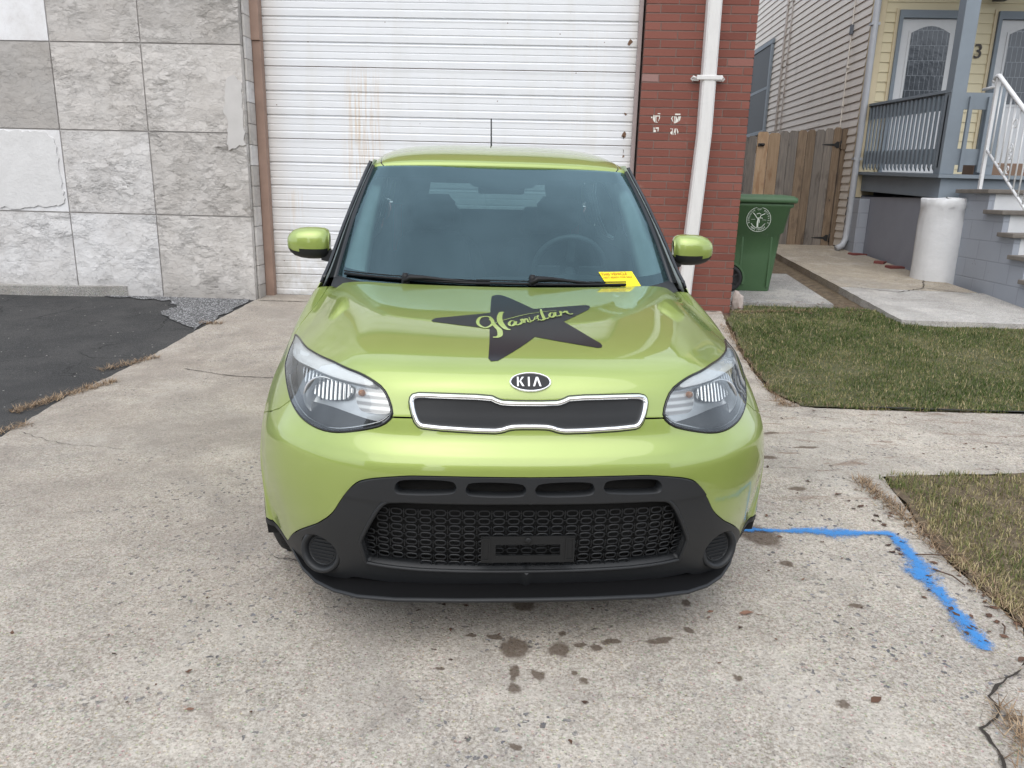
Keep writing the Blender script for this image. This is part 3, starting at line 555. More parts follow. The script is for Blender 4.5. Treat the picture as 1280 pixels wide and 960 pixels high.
# ---- drainpipe on the pier
t=NT('flaking_white_paint'); fl=t.range(t.noise(9.,5,.75,vec=t.map((1,1,.5))),.655,.70); zz=t.xyz()[2]; fl=t.math('MULTIPLY',fl,t.range(zz,2.1,1.6))
c=t.mix(t.noise(12.,5,.6,vec=t.map((3,3,.4))),(.60,.585,.57),(.74,.725,.71)); c=t.mix(fl,c,(.10,.09,.10)); t.set(Base_Color=c,Roughness=.55,Normal=t.bump(t.math('ADD',t.noise(30.,4,vec=t.map((4,4,.3))),t.math('MULTIPLY',fl,-1.)),.5,.004)); M_pipe=t.m
pp=empty('drainpipe',(1.55,8.1,0),'white square drainpipe with flaking paint on the brick pier','drainpipe')
mb=MB(); PT=[(6.2,1.55),(3.24,1.575),(2.0,1.582),(1.05,1.540),(.49,1.512),(.1,1.50)]; w_=.068
V=[]
for z,x in PT:
    for dx,dy in ((-w_,.14),(-w_,.02),(-w_+.018,0),(w_-.018,0),(w_,.02),(w_,.14)): V.append((x+dx,8.055+dy,z))
mb.add(V,[(i*6+k,(i+1)*6+k,(i+1)*6+k+1,i*6+k+1) for i in range(len(PT)-1) for k in range(5)])
place(mb.build('pipe',M_pipe),pp)
mb=MB(); z=2.53; mb.box((1.45,8.045,z-.022),(1.705,8.075,z+.022),bev=.008)
for s in (-1,1):
    x=1.578+s*.115; mb.box((x-.03,8.17,z-.018),(x+.03,8.19,z+.018),bev=.005); mb.tube([(x-.02*s,8.15,z),(x+.03*s,8.15,z+.022),(x+.05*s,8.155,z),(x+.03*s,8.15,z-.022)],.009,8)
place(mb.build('bracket',M_pipe),pp)
# ================================================================== GREEN BIN
t=NT('green_bin_plastic'); c=t.mix(t.noise(4.,5,.6),(.045,.10,.042),(.062,.13,.056)); c=t.mix(t.math('MULTIPLY',t.range(t.noise(13.,6,.75),.58,.75),.35),c,(.14,.17,.13)); t.set(Base_Color=c,Roughness=.5,Normal=t.bump(t.noise(160.,3),.15,.002)); M_bin=t.m
M_rub=simple('black_rubber',(.018,.018,.019),.75)
M_seal=simple('white_print',(.62,.68,.60),.7,var=.2)
bn=empty('wheelie_bin',(2.5,9.5,.275),'green wheeled refuse bin with round white town seal beside the brick pier','bin')
def rrect(x0,x1,y0,y1,r,n=4):
    o=[]
    for cx,cy,a0 in ((x1-r,y1-r,0),(x0+r,y1-r,90),(x0+r,y0+r,180),(x1-r,y0+r,270)):
        for k in range(n+1): a=R_(a0+90*k/n); o.append((cx+r*math.cos(a),cy+r*math.sin(a)))
    return o
def loft(mb,secs,mi=0,smooth=True,caps=True):
    n=len(secs[0][0]); V=[(x,y,z) for P,z in secs for x,y in P]
    Fc=[(i*n+k,i*n+(k+1)%n,(i+1)*n+(k+1)%n,(i+1)*n+k) for i in range(len(secs)-1) for k in range(n)]
    if caps: Fc+=[tuple(range(n))[::-1],tuple((len(secs)-1)*n+k for k in range(n))]
    mb.add(V,Fc,mi,smooth)
mb=MB()
loft(mb,[(rrect(2.24,2.755,9.31,9.80,.05),.275),(rrect(2.235,2.76,9.305,9.805,.06),.29),(rrect(2.20,2.80,9.29,9.83,.06),.70),(rrect(2.185,2.825,9.285,9.84,.06),.965),(rrect(2.165,2.85,9.262,9.86,.05),.985),(rrect(2.15,2.90,9.25,9.88,.05),1.27),(rrect(2.13,2.93,9.235,9.9,.05),1.285),(rrect(2.13,2.93,9.235,9.9,.05),1.325)])
place(mb.build('bin_body',M_bin),bn)
mb=MB(); mb.box((2.36,9.285,.33),(2.385,9.31,.93),bev=.008); mb.box((2.70,9.283,.33),(2.725,9.31,.93),bev=.008); place(mb.build('rib',M_bin),bn)
mb=MB(); loft(mb,[(rrect(2.11,2.955,9.215,9.92,.06),1.328),(rrect(2.10,2.965,9.205,9.93,.06),1.345),(rrect(2.105,2.965,9.21,9.93,.06),1.385),(rrect(2.15,2.93,9.25,9.88,.08),1.41),(rrect(2.3,2.85,9.4,9.75,.1),1.425)])
mb.tube([(2.95,9.35,1.36),(2.985,9.38,1.355),(2.985,9.75,1.355),(2.95,9.78,1.36)],.014,8)
lid=place(mb.build('lid',M_bin),bn)
for s,y in ((0,9.25),(1,9.80)):
    mb=MB(); Mx=Matrix.Translation((2.235,y,.43))@Matrix.Rotation(R_(90),4,'X')
    mb.lathe([(.02,-.03),(.11,-.02),(.115,-.035),(.15,-.035),(.158,-.02),(.158,.02),(.15,.035),(.115,.035),(.11,.02),(.02,.03)],28,Mx)
    for k in range(6):
        a=k*math.pi/3; mb.box((-.012,-.0,-.02),(.012,.11,.03),M=Mx@Matrix.Rotation(a,4,'Z'))
    place(mb.build('wheel',M_rub),bn)
mb=MB(); V=[]; n=14
for k in range(n+1):
    a=R_(-20+150*k/n); 
    for r_ in (.175,.200): V.append((2.235+r_*math.cos(a),9.262,.43+r_*math.sin(a))); V.append((2.235+r_*math.cos(a),9.30,.43+r_*math.sin(a)))
mb.add(V,[(4*i,4*i+2,4*i+6,4*i+4) for i in range(n)]+[(4*i+2,4*i+3,4*i+7,4*i+6) for i in range(n)]+[(4*i,4*i+4,4*i+5,4*i+1) for i in range(n)]); place(mb.build('wheel_arch',M_bin),bn)
mb=MB(); C0=Vector((2.525,9.247,1.135))
def ringm(mb,r0,r1,y,n=40,c=C0):
    V=[]
    for k in range(n):
        a=2*math.pi*k/n; V+=[(c.x+r0*math.cos(a),y,c.z+r0*math.sin(a)),(c.x+r1*math.cos(a),y,c.z+r1*math.sin(a))]
    mb.add(V,[(2*k,2*k+1,(2*k+3)%(2*n),(2*k+2)%(2*n)) for k in range(n)])
ringm(mb,.139,.144,9.2475); 
def line2(mb,pts,wd,y):
    P=[Vector((C0.x+a,C0.z+b)) for a,b in pts]
    for a,b in zip(P,P[1:]):
        d=(b-a).normalized(); n_=Vector((-d.y,d.x))*wd; mb.add([(a.x+n_.x,y,a.y+n_.y),(a.x-n_.x,y,a.y-n_.y),(b.x-n_.x,y,b.y-n_.y),(b.x+n_.x,y,b.y+n_.y)],[(0,1,2,3)])
for pts,wd in [([(-.07,.075),(-.045,.05),(-.02,.015),(.03,.018),(.045,.015)],.004),([(.07,.07),(.02,.045),(.015,.02)],.004),([(-.005,.01),(-.01,-.03),(-.008,-.09)],.009),([(.01,.0),(.008,-.04)],.004),([(-.09,.0),(-.04,.0)],.0015),([(.04,-.005),(.09,-.005)],.0015),([(-.085,-.045),(-.06,-.075),(-.03,-.095),(0,-.098),(.04,-.09),(.08,-.045)],.003),([(-.03,.06),(.0,.075),(.02,.06)],.003)]: line2(mb,pts,wd,9.2472)
sl=mb.build('town_seal',M_seal); place(sl,bn)
txt='TOWNSHIP OF ROSELLE'; 
def arc_text(txt,a0,a1,rad,flip,size):
    n=len(txt)
    for i,ch in enumerate(txt):
        if ch==' ': continue
        a=R_(a0+(a1-a0)*(i+.5)/n); rot=a-math.pi/2 if not flip else a+math.pi/2
        Mx=Matrix.Translation((C0.x+rad*math.cos(a)-bn.location.x*0,9.2470,C0.z+rad*math.sin(a)))@Matrix.Rotation(R_(90),4,'X')@Matrix.Rotation(rot,4,'Z')
        o=text_mesh('seal_letter',ch,size,M_seal,None,Mx,.0003); yield o
lets=list(arc_text('BOROUGH OF ROSELLE',205,-25,.118,False,.030))+list(arc_text('NEW JERSEY',225,315,.119,True,.030))
bmj=bmesh.new()
for o in lets: bmj.from_mesh(o.data); bpy.data.objects.remove(o)
me=bpy.data.meshes.new('seal_lettering'); bmj.to_mesh(me); bmj.free(); me.materials.append(M_seal); o=bpy.data.objects.new('seal_lettering',me); COL.objects.link(o); place(o,bn)
# ================================================================== WOODEN GATE AND FENCE
def wood(name,A,B,D=(.05,.04,.035)):
    t=NT(name); tn=t.attr('tone'); v=t.map((16,16,.9)); g=t.noise(3.,6,.65,vec=v,dist=.6)
    off=t.n('ShaderNodeVectorMath',operation='ADD')
    c=t.mix(t.range(g,.3,.7),A,B); c=t.mix(t.math('MULTIPLY',t.range(t.noise(2.4,4,.6,vec=t.map((3,3,1))),.55,.7),.5),c,D)
    k=t.vor(2.6,vec=t.map((2.4,2.4,1))); c=t.mix(t.range(k,.09,.04),c,D)
    c=t.mix(1.,c,t.ramp(tn,[(0,.62),(1,(1.25,1.2,1.15))]),'MULTIPLY')
    t.set(Base_Color=c,Roughness=.85,Normal=t.bump(g,.5,.006)); return t.m
M_wgrey=wood('weathered_grey_wood',(.15,.14,.13),(.24,.215,.19)); M_wbrn=wood('weathered_brown_wood',(.17,.125,.085),(.27,.205,.145)); M_wnew=wood('fresh_pine',(.34,.235,.145),(.45,.33,.22),(.22,.11,.05))
def plank(mb,x0,x1,z0,z1,y,tn,mi,ear=.03):
    g_=.0035; a,b=x0+g_,x1-g_; P=[(a,z0),(b,z0),(b,z1-ear),(b-ear,z1),(a+ear,z1),(a,z1-ear)]
    extrude_poly(mb,P,.02,Matrix.Translation((0,y+.02,0))@Matrix.Rotation(R_(90),4,'X'),mi,tn)
r=random.Random(2)
gt=empty('wooden_gate',(4.2,13.4,.55),'weathered wooden plank gate with two fresh pine boards and black hinges','gate')
mb=MB(); x=3.50; i=0; kinds=[1,1,0,2,2,2,0,0,0,2]; wd=[.19,.19,.14,.15,.15,.14,.15,.14,.13]
for i,(k,w_) in enumerate(zip([2,2,0,0,1,1,0,0,1],wd)):
    plank(mb,x,x+w_,.60-.01*i%.03,2.43+.012*i+r.uniform(-.015,.015),13.4,r.uniform(.3,.8),k); x+=w_
GX=x
place(mb.build('planks',[M_wgrey,M_wbrn,M_wnew]),gt)
mb=MB(); mb.box((3.5,13.422,.85),(GX,13.46,.97)); mb.box((3.5,13.422,2.1),(GX,13.46,2.22)); mb.box((3.52,13.421,.97),(GX-.05,13.455,1.07),a_=.4); place(mb.build('rail',M_wbrn),gt)
M_iron=simple('black_iron',(.016,.016,.017),.5)
for z in (2.26,.73):
    mb=MB(); V=[(GX-.02,z+.05),(GX-.06,z+.055),(GX-.10,z+.018),(GX-.30,z+.004),(GX-.30,z-.004),(GX-.10,z-.018),(GX-.06,z-.055),(GX-.02,z-.05)]
    extrude_poly(mb,V[::-1],.008,Matrix.Translation((0,13.399,0))@Matrix.Rotation(R_(90),4,'X')); mb.tube([(GX,13.39,z-.07),(GX,13.39,z+.07)],.011,8); mb.box((GX+.01,13.385,z-.06),(GX+.05,13.397,z+.06)); place(mb.build('hinge',M_iron),gt)
mb=MB(); mb.box((3.52,13.375,2.21),(3.60,13.397,2.26),bev=.006); mb.tube([(3.55,13.37,2.235),(3.62,13.36,2.24)],.014,8); mb.lathe([(0,-.02),(.022,-.015),(.026,0),(.02,.012),(0,.015)],12,Matrix.Translation((3.60,13.365,2.235))@Matrix.Rotation(R_(90),4,'X')); place(mb.build('latch',M_iron),gt)
fc=empty('plank_fence',(2.9,13.4,.55),'grey weathered plank fence section between brick garage and gate','fence')
mb=MB(); x=2.02
while x<3.46: plank(mb,x,x+.148,.58,2.36+r.uniform(-.02,.02),13.41,r.uniform(.1,.45),0); x+=.148
place(mb.build('planks',[M_wgrey,M_wbrn]),fc)
mb=MB(); mb.box((GX+.012,13.38,.5),(5.0,13.47,2.52),bev=.006,a_=.35); mb.box((GX+.0,13.36,2.19),(GX+.09,13.379,2.28),a_=.2)
o=place(mb.build('gate_post',M_wbrn),gt)
# ================================================================== HOUSE
t=NT('beige_vinyl_siding'); c=t.mix(t.noise(1.2,5,.6),(.68,.635,.57),(.77,.725,.66)); c=t.mix(t.math('MULTIPLY',t.range(t.noise(3.,6,.7,vec=t.map((1,1,.3))),.5,.75),.3),c,(.33,.28,.25)); t.set(Base_Color=c,Roughness=.6); M_sidA=t.m
t=NT('yellow_vinyl_siding'); c=t.mix(t.noise(1.6,5,.6),(.63,.555,.37),(.70,.63,.44)); t.set(Base_Color=c,Roughness=.6); M_sidB=t.m
M_trimY=simple('cream_corner_board',(.62,.53,.36),.6,var=.1); M_gutter=simple('pale_grey_gutter',(.44,.46,.49),.45,var=.1)
M_gdark=simple('shaded_slate_paint',(.135,.15,.175),.65,var=.12,bump=.3); M_gpaint=simple('slate_blue_paint',(.20,.235,.27),.6,var=.12,vs=6); M_gwall=NT('painted_block')  # M_gdark is the slate blue paint with shade mixed into its colour
t=M_gwall; br=t.n('ShaderNodeTexBrick'); br.inputs['Scale'].default_value=1.; br.inputs['Brick Width'].default_value=.47; br.inputs['Row Height'].default_value=.235; br.inputs['Mortar Size'].default_value=.009; br.inputs['Mortar Smooth'].default_value=.5
cmb=t.n('ShaderNodeCombineXYZ'); x_,y_,z_=t.xyz(); t.l(t.math('ADD',x_,y_),cmb.inputs[0]); t.l(z_,cmb.inputs[1]); t.l(cmb.outputs[0],br.inputs['Vector'])
c=t.mix(t.noise(2.,6,.65),(.30,.325,.375),(.37,.395,.44)); c=t.mix(t.range(t.noise(4.2,6,.75),.655,.70),c,(.20,.185,.17)); c=t.mix(t.math('MULTIPLY',br.outputs['Fac'],.25),c,(.18,.19,.22))
t.set(Base_Color=c,Roughness=.8,Normal=t.bump(t.math('ADD',t.math('MULTIPLY',br.outputs['Fac'],-1.),t.math('MULTIPLY',t.noise(40.,5,.7),.5)),.6,.006)); M_gwall=t.m
M_glass_d=simple('dark_window_glass',(.015,.018,.022),.45,var=.3,vs=2,spec=.15)
M_whitep=simple('white_trim',(.66,.67,.68),.5,var=.06)
hs=empty('vinyl_house',(5.0,13.0,.5),'two family house with beige vinyl side and cream yellow porch front','house')
mb=MB(); ch=.128; z=.62; V=[];Fc=[]
while z<9.2:
    n=len(V); V+=[(4.959,13.02,z),(4.959,27,z),(4.965,13.02,z+.052),(4.965,27,z+.052),(4.9655,13.02,z+.056),(4.9655,27,z+.056),(4.978,13.02,z+ch-.001),(4.978,27,z+ch-.001),(4.978,13.02,z),(4.978,27,z)]
    Fc+=[(n+1,n,n+2,n+3),(n+3,n+2,n+4,n+5),(n+5,n+4,n+6,n+7),(n+9,n+8,n,n+1)]; z+=ch
mb.add(V,Fc); place(mb.build('side_siding',M_sidA),hs)
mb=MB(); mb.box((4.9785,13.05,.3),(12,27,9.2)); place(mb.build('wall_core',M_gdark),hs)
mb=MB(); ch=.145; z=1.46; V=[];Fc=[]; segs=[(5.15,5.36,0,20),(6.42,6.86,0,20),(7.9,12,0,20),(5.36,6.42,4.25,20),(6.86,7.9,4.25,20)]
while z<9.2:
    for xa,xb,za,zb in segs:
        if z+ch*.5<za: continue
        n=len(V); V+=[(xa,12.985,z),(xb,12.985,z),(xb,13.0,z+ch-.001),(xa,13.0,z+ch-.001),(xa,13.002,z),(xb,13.002,z)]; Fc+=[(n,n+1,n+2,n+3),(n+4,n+5,n+1,n)]
    z+=ch
mb.add(V,Fc); place(mb.build('front_siding',M_sidB),hs)
mb=MB(); mb.box((4.97,12.95,1.42),(5.16,13.04,9.2),bev=.006); mb.box((5.325,12.968,1.8),(5.37,13.01,4.27)); mb.box((6.82,12.968,1.8),(6.865,13.01,4.27)); place(mb.build('corner_board',M_trimY),hs)
mb=MB(); mb.box((4.985,12.99,.2),(8.9,13.04,1.455)); place(mb.build('foundation',M_gwall),hs)
t=NT('asphalt_shingles'); t.set(Base_Color=t.mix(t.noise(20.,4),(.06,.06,.06),(.12,.11,.11)),Roughness=.9)
mb=MB(); mb.add([(4.6,12.5,9.1),(12.4,12.5,9.1),(12.4,27.4,9.1),(4.6,27.4,9.1),(8.5,12.5,11.5),(8.5,27.4,11.5)],[(0,1,2,3),(0,4,1),(3,2,5),(0,3,5,4),(1,4,5,2)]); place(mb.build('roof',t.m),hs)
# side window
mb=MB()
for ya,yb in ((18.35,18.47),(20.0,20.12),(21.8,21.92)): mb.box((4.915,ya,2.86),(4.962,yb,4.70),bev=.005)
mb.box((4.91,18.33,4.70),(4.962,21.95,4.80),bev=.005); mb.box((4.88,18.3,2.78),(4.962,22,2.86),bev=.005); mb.box((4.925,18.47,3.76),(4.958,20.,3.82)); mb.box((4.925,20.12,3.76),(4.958,21.8,3.82))
sw=place(mb.build('window',M_gpaint),hs)
mb=MB(); mb.box((4.93,18.45,2.86),(4.96,21.85,4.70)); pane=place(mb.build('pane',M_glass_d),hs)
# conduits and cables on the siding
for y,x,rad in ((17.55,4.945,.022),(17.2,4.945,.014),(13.72,4.945,.012)):
    mb=MB(); mb.tube([(x,y,9.),(x,y+.01,4.3),(x,y-.01,2.6),(x,y,.8)],rad,6); 
    for k in range(12): mb.box((x-.02,y-.03,1.1+.6*k),(x+.02,y+.03,1.13+.6*k))
    place(mb.build('conduit',simple('conduit_pvc',(.42,.38,.35),.6) if rad>.013 else M_sidA),hs)
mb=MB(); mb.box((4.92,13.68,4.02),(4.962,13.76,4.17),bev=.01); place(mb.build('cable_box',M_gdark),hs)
ds=empty('downspout',(4.95,12.93,.55),'pale grey metal downspout with curved foot at the house corner','downspout')
mb=MB(); mb.tube([(4.99,12.88,9.0),(4.985,12.88,3.),(4.975,12.88,1.),(4.96,12.87,.74),(4.90,12.83,.64),(4.80,12.78,.60)],.05,10); place(mb.build('pipe',M_gutter),ds)
mb=MB(); mb.box((4.92,12.84,2.0),(5.05,12.95,2.04)); mb.box((4.92,12.84,4.0),(5.05,12.95,4.04)); place(mb.build('strap',M_gutter),ds)
# doors
t=NT('leaded_glass'); br=t.n('ShaderNodeTexBrick'); br.inputs['Brick Width'].default_value=.075; br.inputs['Row Height'].default_value=.22; br.inputs['Scale'].default_value=1.; br.inputs['Mortar Size'].default_value=.0035; br.offset=.35
cmb=t.n('ShaderNodeCombineXYZ'); x_,y_,z_=t.xyz(); t.l(x_,cmb.inputs[0]); t.l(z_,cmb.inputs[1]); t.l(cmb.outputs[0],br.inputs['Vector'])
c=t.mix(t.noise(4.,4,.6),(.02,.025,.03),(.085,.095,.11)); c=t.mix(br.outputs['Fac'],c,(.22,.24,.26)); t.set(Base_Color=c,Roughness=.12,Specular_IOR_Level=.8,Normal=t.bump(t.noise(11.,3),.25,.01)); M_lead=t.m
M_doorp=simple('white_house_door',(.62,.63,.64),.5,var=.05)
def arch(x0,x1,z0,z1,rise=.09,n=10):
    o=[(x0,z0),(x1,z0)]
    for k in range(n+1): u=k/n; o.append((x1+(x0-x1)*u,z1-rise+rise*math.sin(math.pi*u)))
    return o
for i,(x0,lb) in enumerate(((5.37,''),(6.87,''))):
    x1=x0+1.04; mb=MB()
    mb.box((x0,12.93,1.8),(x0+.055,13.02,4.24)); mb.box((x1-.055,12.93,1.8),(x1,13.02,4.24)); mb.box((x0+.055,12.93,4.13),(x1-.055,13.02,4.24)); 
    fr=place(mb.build('door_frame',M_gpaint),hs)
    mb=MB(); mb.box((x0+.06,12.99,1.83),(x1-.06,13.02,4.125)); 
    for P,d in ((arch(x0+.19,x1-.19,2.86,4.06,.11),.012),): extrude_poly(mb,P,d,Matrix.Translation((0,12.99,0))@Matrix.Rotation(R_(90),4,'X'))
    dr=place(mb.build('front_door',M_doorp),hs)
    mb=MB(); extrude_poly(mb,arch(x0+.225,x1-.225,2.9,4.02,.10),.004,Matrix.Translation((0,12.977,0))@Matrix.Rotation(R_(90),4,'X')); gl=mb.build('door_glass',M_lead); gl.parent=dr
    mb=MB(); mb.lathe([(0,-.03),(.03,-.02),(.035,0),(.02,.03),(0,.035)],12,Matrix.Translation((x0+.12,12.95,2.85))@Matrix.Rotation(R_(90),4,'X')); hn=mb.build('door_knob',M_iron); hn.parent=dr
M_num=simple('dark_bronze',(.035,.025,.02),.4)
text_mesh('house_number','3',.30,M_num,None,Matrix.Translation((6.655,12.975,3.66))@Matrix.Rotation(R_(90),4,'X'),.006).name='house_number'
place(bpy.data.objects['house_number'],hs)
ln=empty('wall_lantern',(6.78,12.9,4.42),'black wall lantern above the house number between the two doors','lantern')
mb=MB(); 
for a,b,z0,z1 in ((.09,.10,4.36,4.39),(.10,.085,4.68,4.70)): loft(mb,[(rrect(6.78-a,6.78+a,12.80-a,12.80+a,.02,2),z0),(rrect(6.78-b,6.78+b,12.80-b,12.80+b,.02,2),z1)])
for sx in (-1,1):
    for sy in (-1,1): mb.box((6.78+sx*.085-.009,12.80+sy*.085-.009,4.39),(6.78+sx*.085+.009,12.80+sy*.085+.009,4.69))
loft(mb,[(rrect(6.68,6.88,12.70,12.90,.02,2),4.70),(rrect(6.76,6.80,12.78,12.82,.008,2),4.82)]); mb.box((6.75,12.82,4.5),(6.81,12.985,4.56)); place(mb.build('lantern_frame',M_iron),ln)
mb=MB(); mb.box((6.705,12.725,4.39),(6.855,12.875,4.69)); place(mb.build('lantern_glass',M_glass_d),ln)
# ---- porch
M_base=simple('painted_base_wall',(.27,.285,.33),.75,var=.12,vs=3)
po=empty('porch',(5.2,10.4,.35),'slate blue raised porch with slatted railing, post and painted block base','porch')
def fz(y): return 1.735+.035*(y-10.4)
mb=MB(); 
def slopebox(mb,x0,x1,y0,y1,za,zb,mi=0,a_=None): mb.quadbox([(x0,y0,fz(y0)+za),(x1,y0,fz(y0)+za),(x1,y1,fz(y1)+za),(x0,y1,fz(y1)+za),(x0,y0,fz(y0)+zb),(x1,y0,fz(y0)+zb),(x1,y1,fz(y1)+zb),(x0,y1,fz(y1)+zb)],mi,a_)
slopebox(mb,5.06,8.9,10.33,12.98,-.045,.0); slopebox(mb,5.13,8.9,10.40,12.98,-.30,-.048); place(mb.build('porch_deck',M_gpaint),po)
mb=MB(); mb.box((5.17,10.46,.1),(8.9,12.985,1.43)); place(mb.build('base_wall',M_base),po)
mb=MB(); mb.box((5.0,12.6,.2),(5.168,12.98,1.40),bev=.01); place(mb.build('block_pier',M_gwall),po)
t=NT('white_rendered_concrete'); t.set(Base_Color=t.mix(t.noise(5.,6,.7),(.60,.61,.62),(.76,.76,.77)),Roughness=.85,Normal=t.bump(t.noise(7.,6,.65,vec=t.map((1,1,2))),.7,.012))
mb=MB(); pr=[(.285,.25),(.282,.6),(.284,1.1),(.275,1.30),(.285,1.33),(.288,1.42),(.27,1.435),(0,1.44)]; mb.lathe(pr,36,Matrix.Translation((5.215,10.36,0)))
r=random.Random(3); mb.v=[(x+r.uniform(-.008,.008),y+r.uniform(-.008,.008),z+(r.uniform(-.02,.012) if z>1.29 else 0)) for x,y,z in mb.v]
place(mb.build('round_pillar',t.m),po)
mb=MB(); 
n=20
for i in range(n):
    y=10.47+i*(12.9-10.47)/(n-1); z0=fz(y)+.03; z1=fz(y)+.97
    mb.quadbox([(5.09,y-.016,z0+.05),(5.118,y-.016,z0),(5.118,y+.016,z0),(5.09,y+.016,z0+.05),(5.09,y-.016,z1),(5.118,y-.016,z1+.02),(5.118,y+.016,z1+.02),(5.09,y+.016,z1)])
for i,x in enumerate((5.33,5.56)):
    mb.box((x-.02,10.345,fz(10.4)+.03),(x+.025,10.382,fz(10.4)+.95))
place(mb.build('balusters',M_gpaint),po)
mb=MB(); slopebox(mb,5.12,5.16,10.45,12.97,.80,1.0); slopebox(mb,5.12,5.16,10.45,12.97,.12,.32); slopebox(mb,5.085,5.2,10.4,12.97,1.003,1.04)
mb.box((5.2,10.384,fz(10.4)+.80),(5.72,10.42,fz(10.4)+1.0)); mb.box((5.2,10.384,fz(10.4)+.12),(5.72,10.42,fz(10.4)+.32)); place(mb.build('rail',M_gpaint),po)
mb=MB(); mb.box((5.09,10.385,fz(10.4)),(5.27,10.56,5.2),bev=.008); place(mb.build('porch_post',M_gpaint),po)
mb=MB(); mb.box((5.60,10.39,fz(10.4)),(5.76,10.54,fz(10.4)+1.08),bev=.008); place(mb.build('newel_post',M_gpaint),po)
mb=MB(); mb.box((4.9,10.2,5.2),(9.2,13.2,5.45)); mb.add([(4.85,10.1,5.45),(9.2,10.1,5.45),(9.2,13.2,6.3),(4.85,13.2,6.3)],[(0,1,2,3)]); place(mb.build('porch_roof',M_whitep),po)
mb=MB(); mb.box((5.95,11.2,fz(11)),(6.75,11.5,fz(11)+.17),bev=.01); o=mb.build('storage_box',simple('brown_box',(.20,.13,.09),.8)); tag(o,'low brown box on the porch deck behind the white stair railing','box')
# ---- steps
st=empty('entry_steps',(5.4,9.5,.2),'grey block steps with white risers and brown stone treads going up to the porch','steps')
TR=[(10.32,9.62,1.55),(9.62,9.25,1.31),(9.25,8.97,1.06),(8.97,8.69,.82),(8.69,8.41,.57),(8.41,8.13,.36)]
mb=MB(); 
for ya,yb,z in TR: mb.box((5.36,yb+.012,.0),(5.43,ya+.0115,z-.05))
place(mb.build('side_wall',M_gwall),st)
mb=MB()
for ya,yb,z in TR: mb.box((5.432,yb+.01,.05),(7.1,ya+.0095,z-.052))
place(mb.build('risers',M_whitep),st)
t=NT('brown_stone_tread'); t.set(Base_Color=t.mix(t.noise(9.,6,.7),(.13,.115,.10),(.24,.215,.19)),Roughness=.9,Normal=t.bump(t.noise(20.,5),.6,.01))
mb=MB()
for ya,yb,z in TR: mb.box((5.30,yb-.05,z-.05),(7.13,ya-.003 if ya<10.3 else 10.325,z),bev=.010)
place(mb.build('treads',t.m),st)
# ---- white iron railing
M_wi=simple('white_iron',(.72,.72,.72),.45,var=.08,vs=8)
ir=empty('stair_railing',(5.42,10.0,1.55),'white wrought iron stair railing with scrolls on the entry steps','railing')
x=5.42; sl=.70
mb=MB()
def zr(y,z0): return z0-sl*(10.0-y)
mb.box((x-.02,9.97,1.55),(x+.02,10.01,2.86),bev=.004); mb.tube([(x,8.3,.36),(x,8.3,zr(8.3,2.87))],.018,6)
place(mb.build('newel',M_wi),ir)
mb=MB(); mb.tube([(x,10.06,2.845),(x,10.03,2.88),(x,9.98,2.88),(x,9.9,2.82),(x,8.25,zr(8.25,2.87))],.026,8,sx=1.1); mb.tube([(x,9.99,2.03),(x,8.3,zr(8.3,2.03))],.016,6); mb.tube([(x,10.0,2.76),(x,10.3,2.76)],.018,6); mb.lathe([(0,-.03),(.028,-.01),(.03,.01),(0,.03)],10,Matrix.Translation((x,10.07,2.83)))
place(mb.build('handrail',M_wi),ir)
mb=MB(); i=0; y=9.88
while y>8.35:
    i+=1; thick=(i%5==4)
    mb.tube([(x,y,zr(y,2.03)-.01),(x,y,zr(y,2.85))],.013 if thick else .009,6); y-=.118
place(mb.build('balusters',M_wi),ir)
mb=MB()
for yc in (9.47,8.88):
    for k,(dz,rr) in enumerate(((.62,.05),(.35,.04),(.27,.035),(.12,.04))):
        zc=zr(yc,2.03)+dz; pts=[(x,yc+rr*(1-.09*q)*math.cos(q*.75+k*1.5),zc+rr*(1.35-.1*q)*math.sin(q*.75+k*1.5)) for q in range(9)]; mb.tube(pts,.007,5)
place(mb.build('scroll',M_wi),ir)
# ================================================================== across the street (seen only in reflections)
M_h1=simple('grey_clapboard',(.30,.30,.31),.8,vs=2); M_h2=simple('tan_brick',(.28,.20,.15),.85,vs=3)
for i,(x0,x1,zt,m,lb) in enumerate(((-16,-4.5,7.0,M_h1,'grey clapboard house across the street behind the viewer'),(-1.5,8.,5.6,M_h2,'tan brick house across the street behind the viewer'),(11,21,7.2,M_h1,'grey house across the street far right behind the viewer'))):
    h=empty('street_house',((x0+x1)/2,-17,0),lb,'house',None)
    mb=MB(); mb.box((x0,-26,0),(x1,-17,zt)); place(mb.build('wall',m),h)
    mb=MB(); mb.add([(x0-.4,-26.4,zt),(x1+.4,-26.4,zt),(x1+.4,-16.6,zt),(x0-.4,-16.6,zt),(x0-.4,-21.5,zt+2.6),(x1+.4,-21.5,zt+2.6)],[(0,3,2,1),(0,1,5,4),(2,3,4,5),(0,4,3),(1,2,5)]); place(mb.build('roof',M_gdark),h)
    k=0; xx=x0+1.2
    while xx<x1-1.4:
        for z0 in ((1.2,4.2) if zt>6 else (1.2,)):
            mb=MB(); mb.box((xx-.08,-16.99,z0-.08),(xx+1.08,-16.93,z0+1.58)); f=place(mb.build('window',M_whitep),h); mb=MB(); mb.box((xx,-16.96,z0),(xx+1,-16.92,z0+1.5)); q=mb.build('pane',M_glass_d); q.parent=f
        xx+=2.6
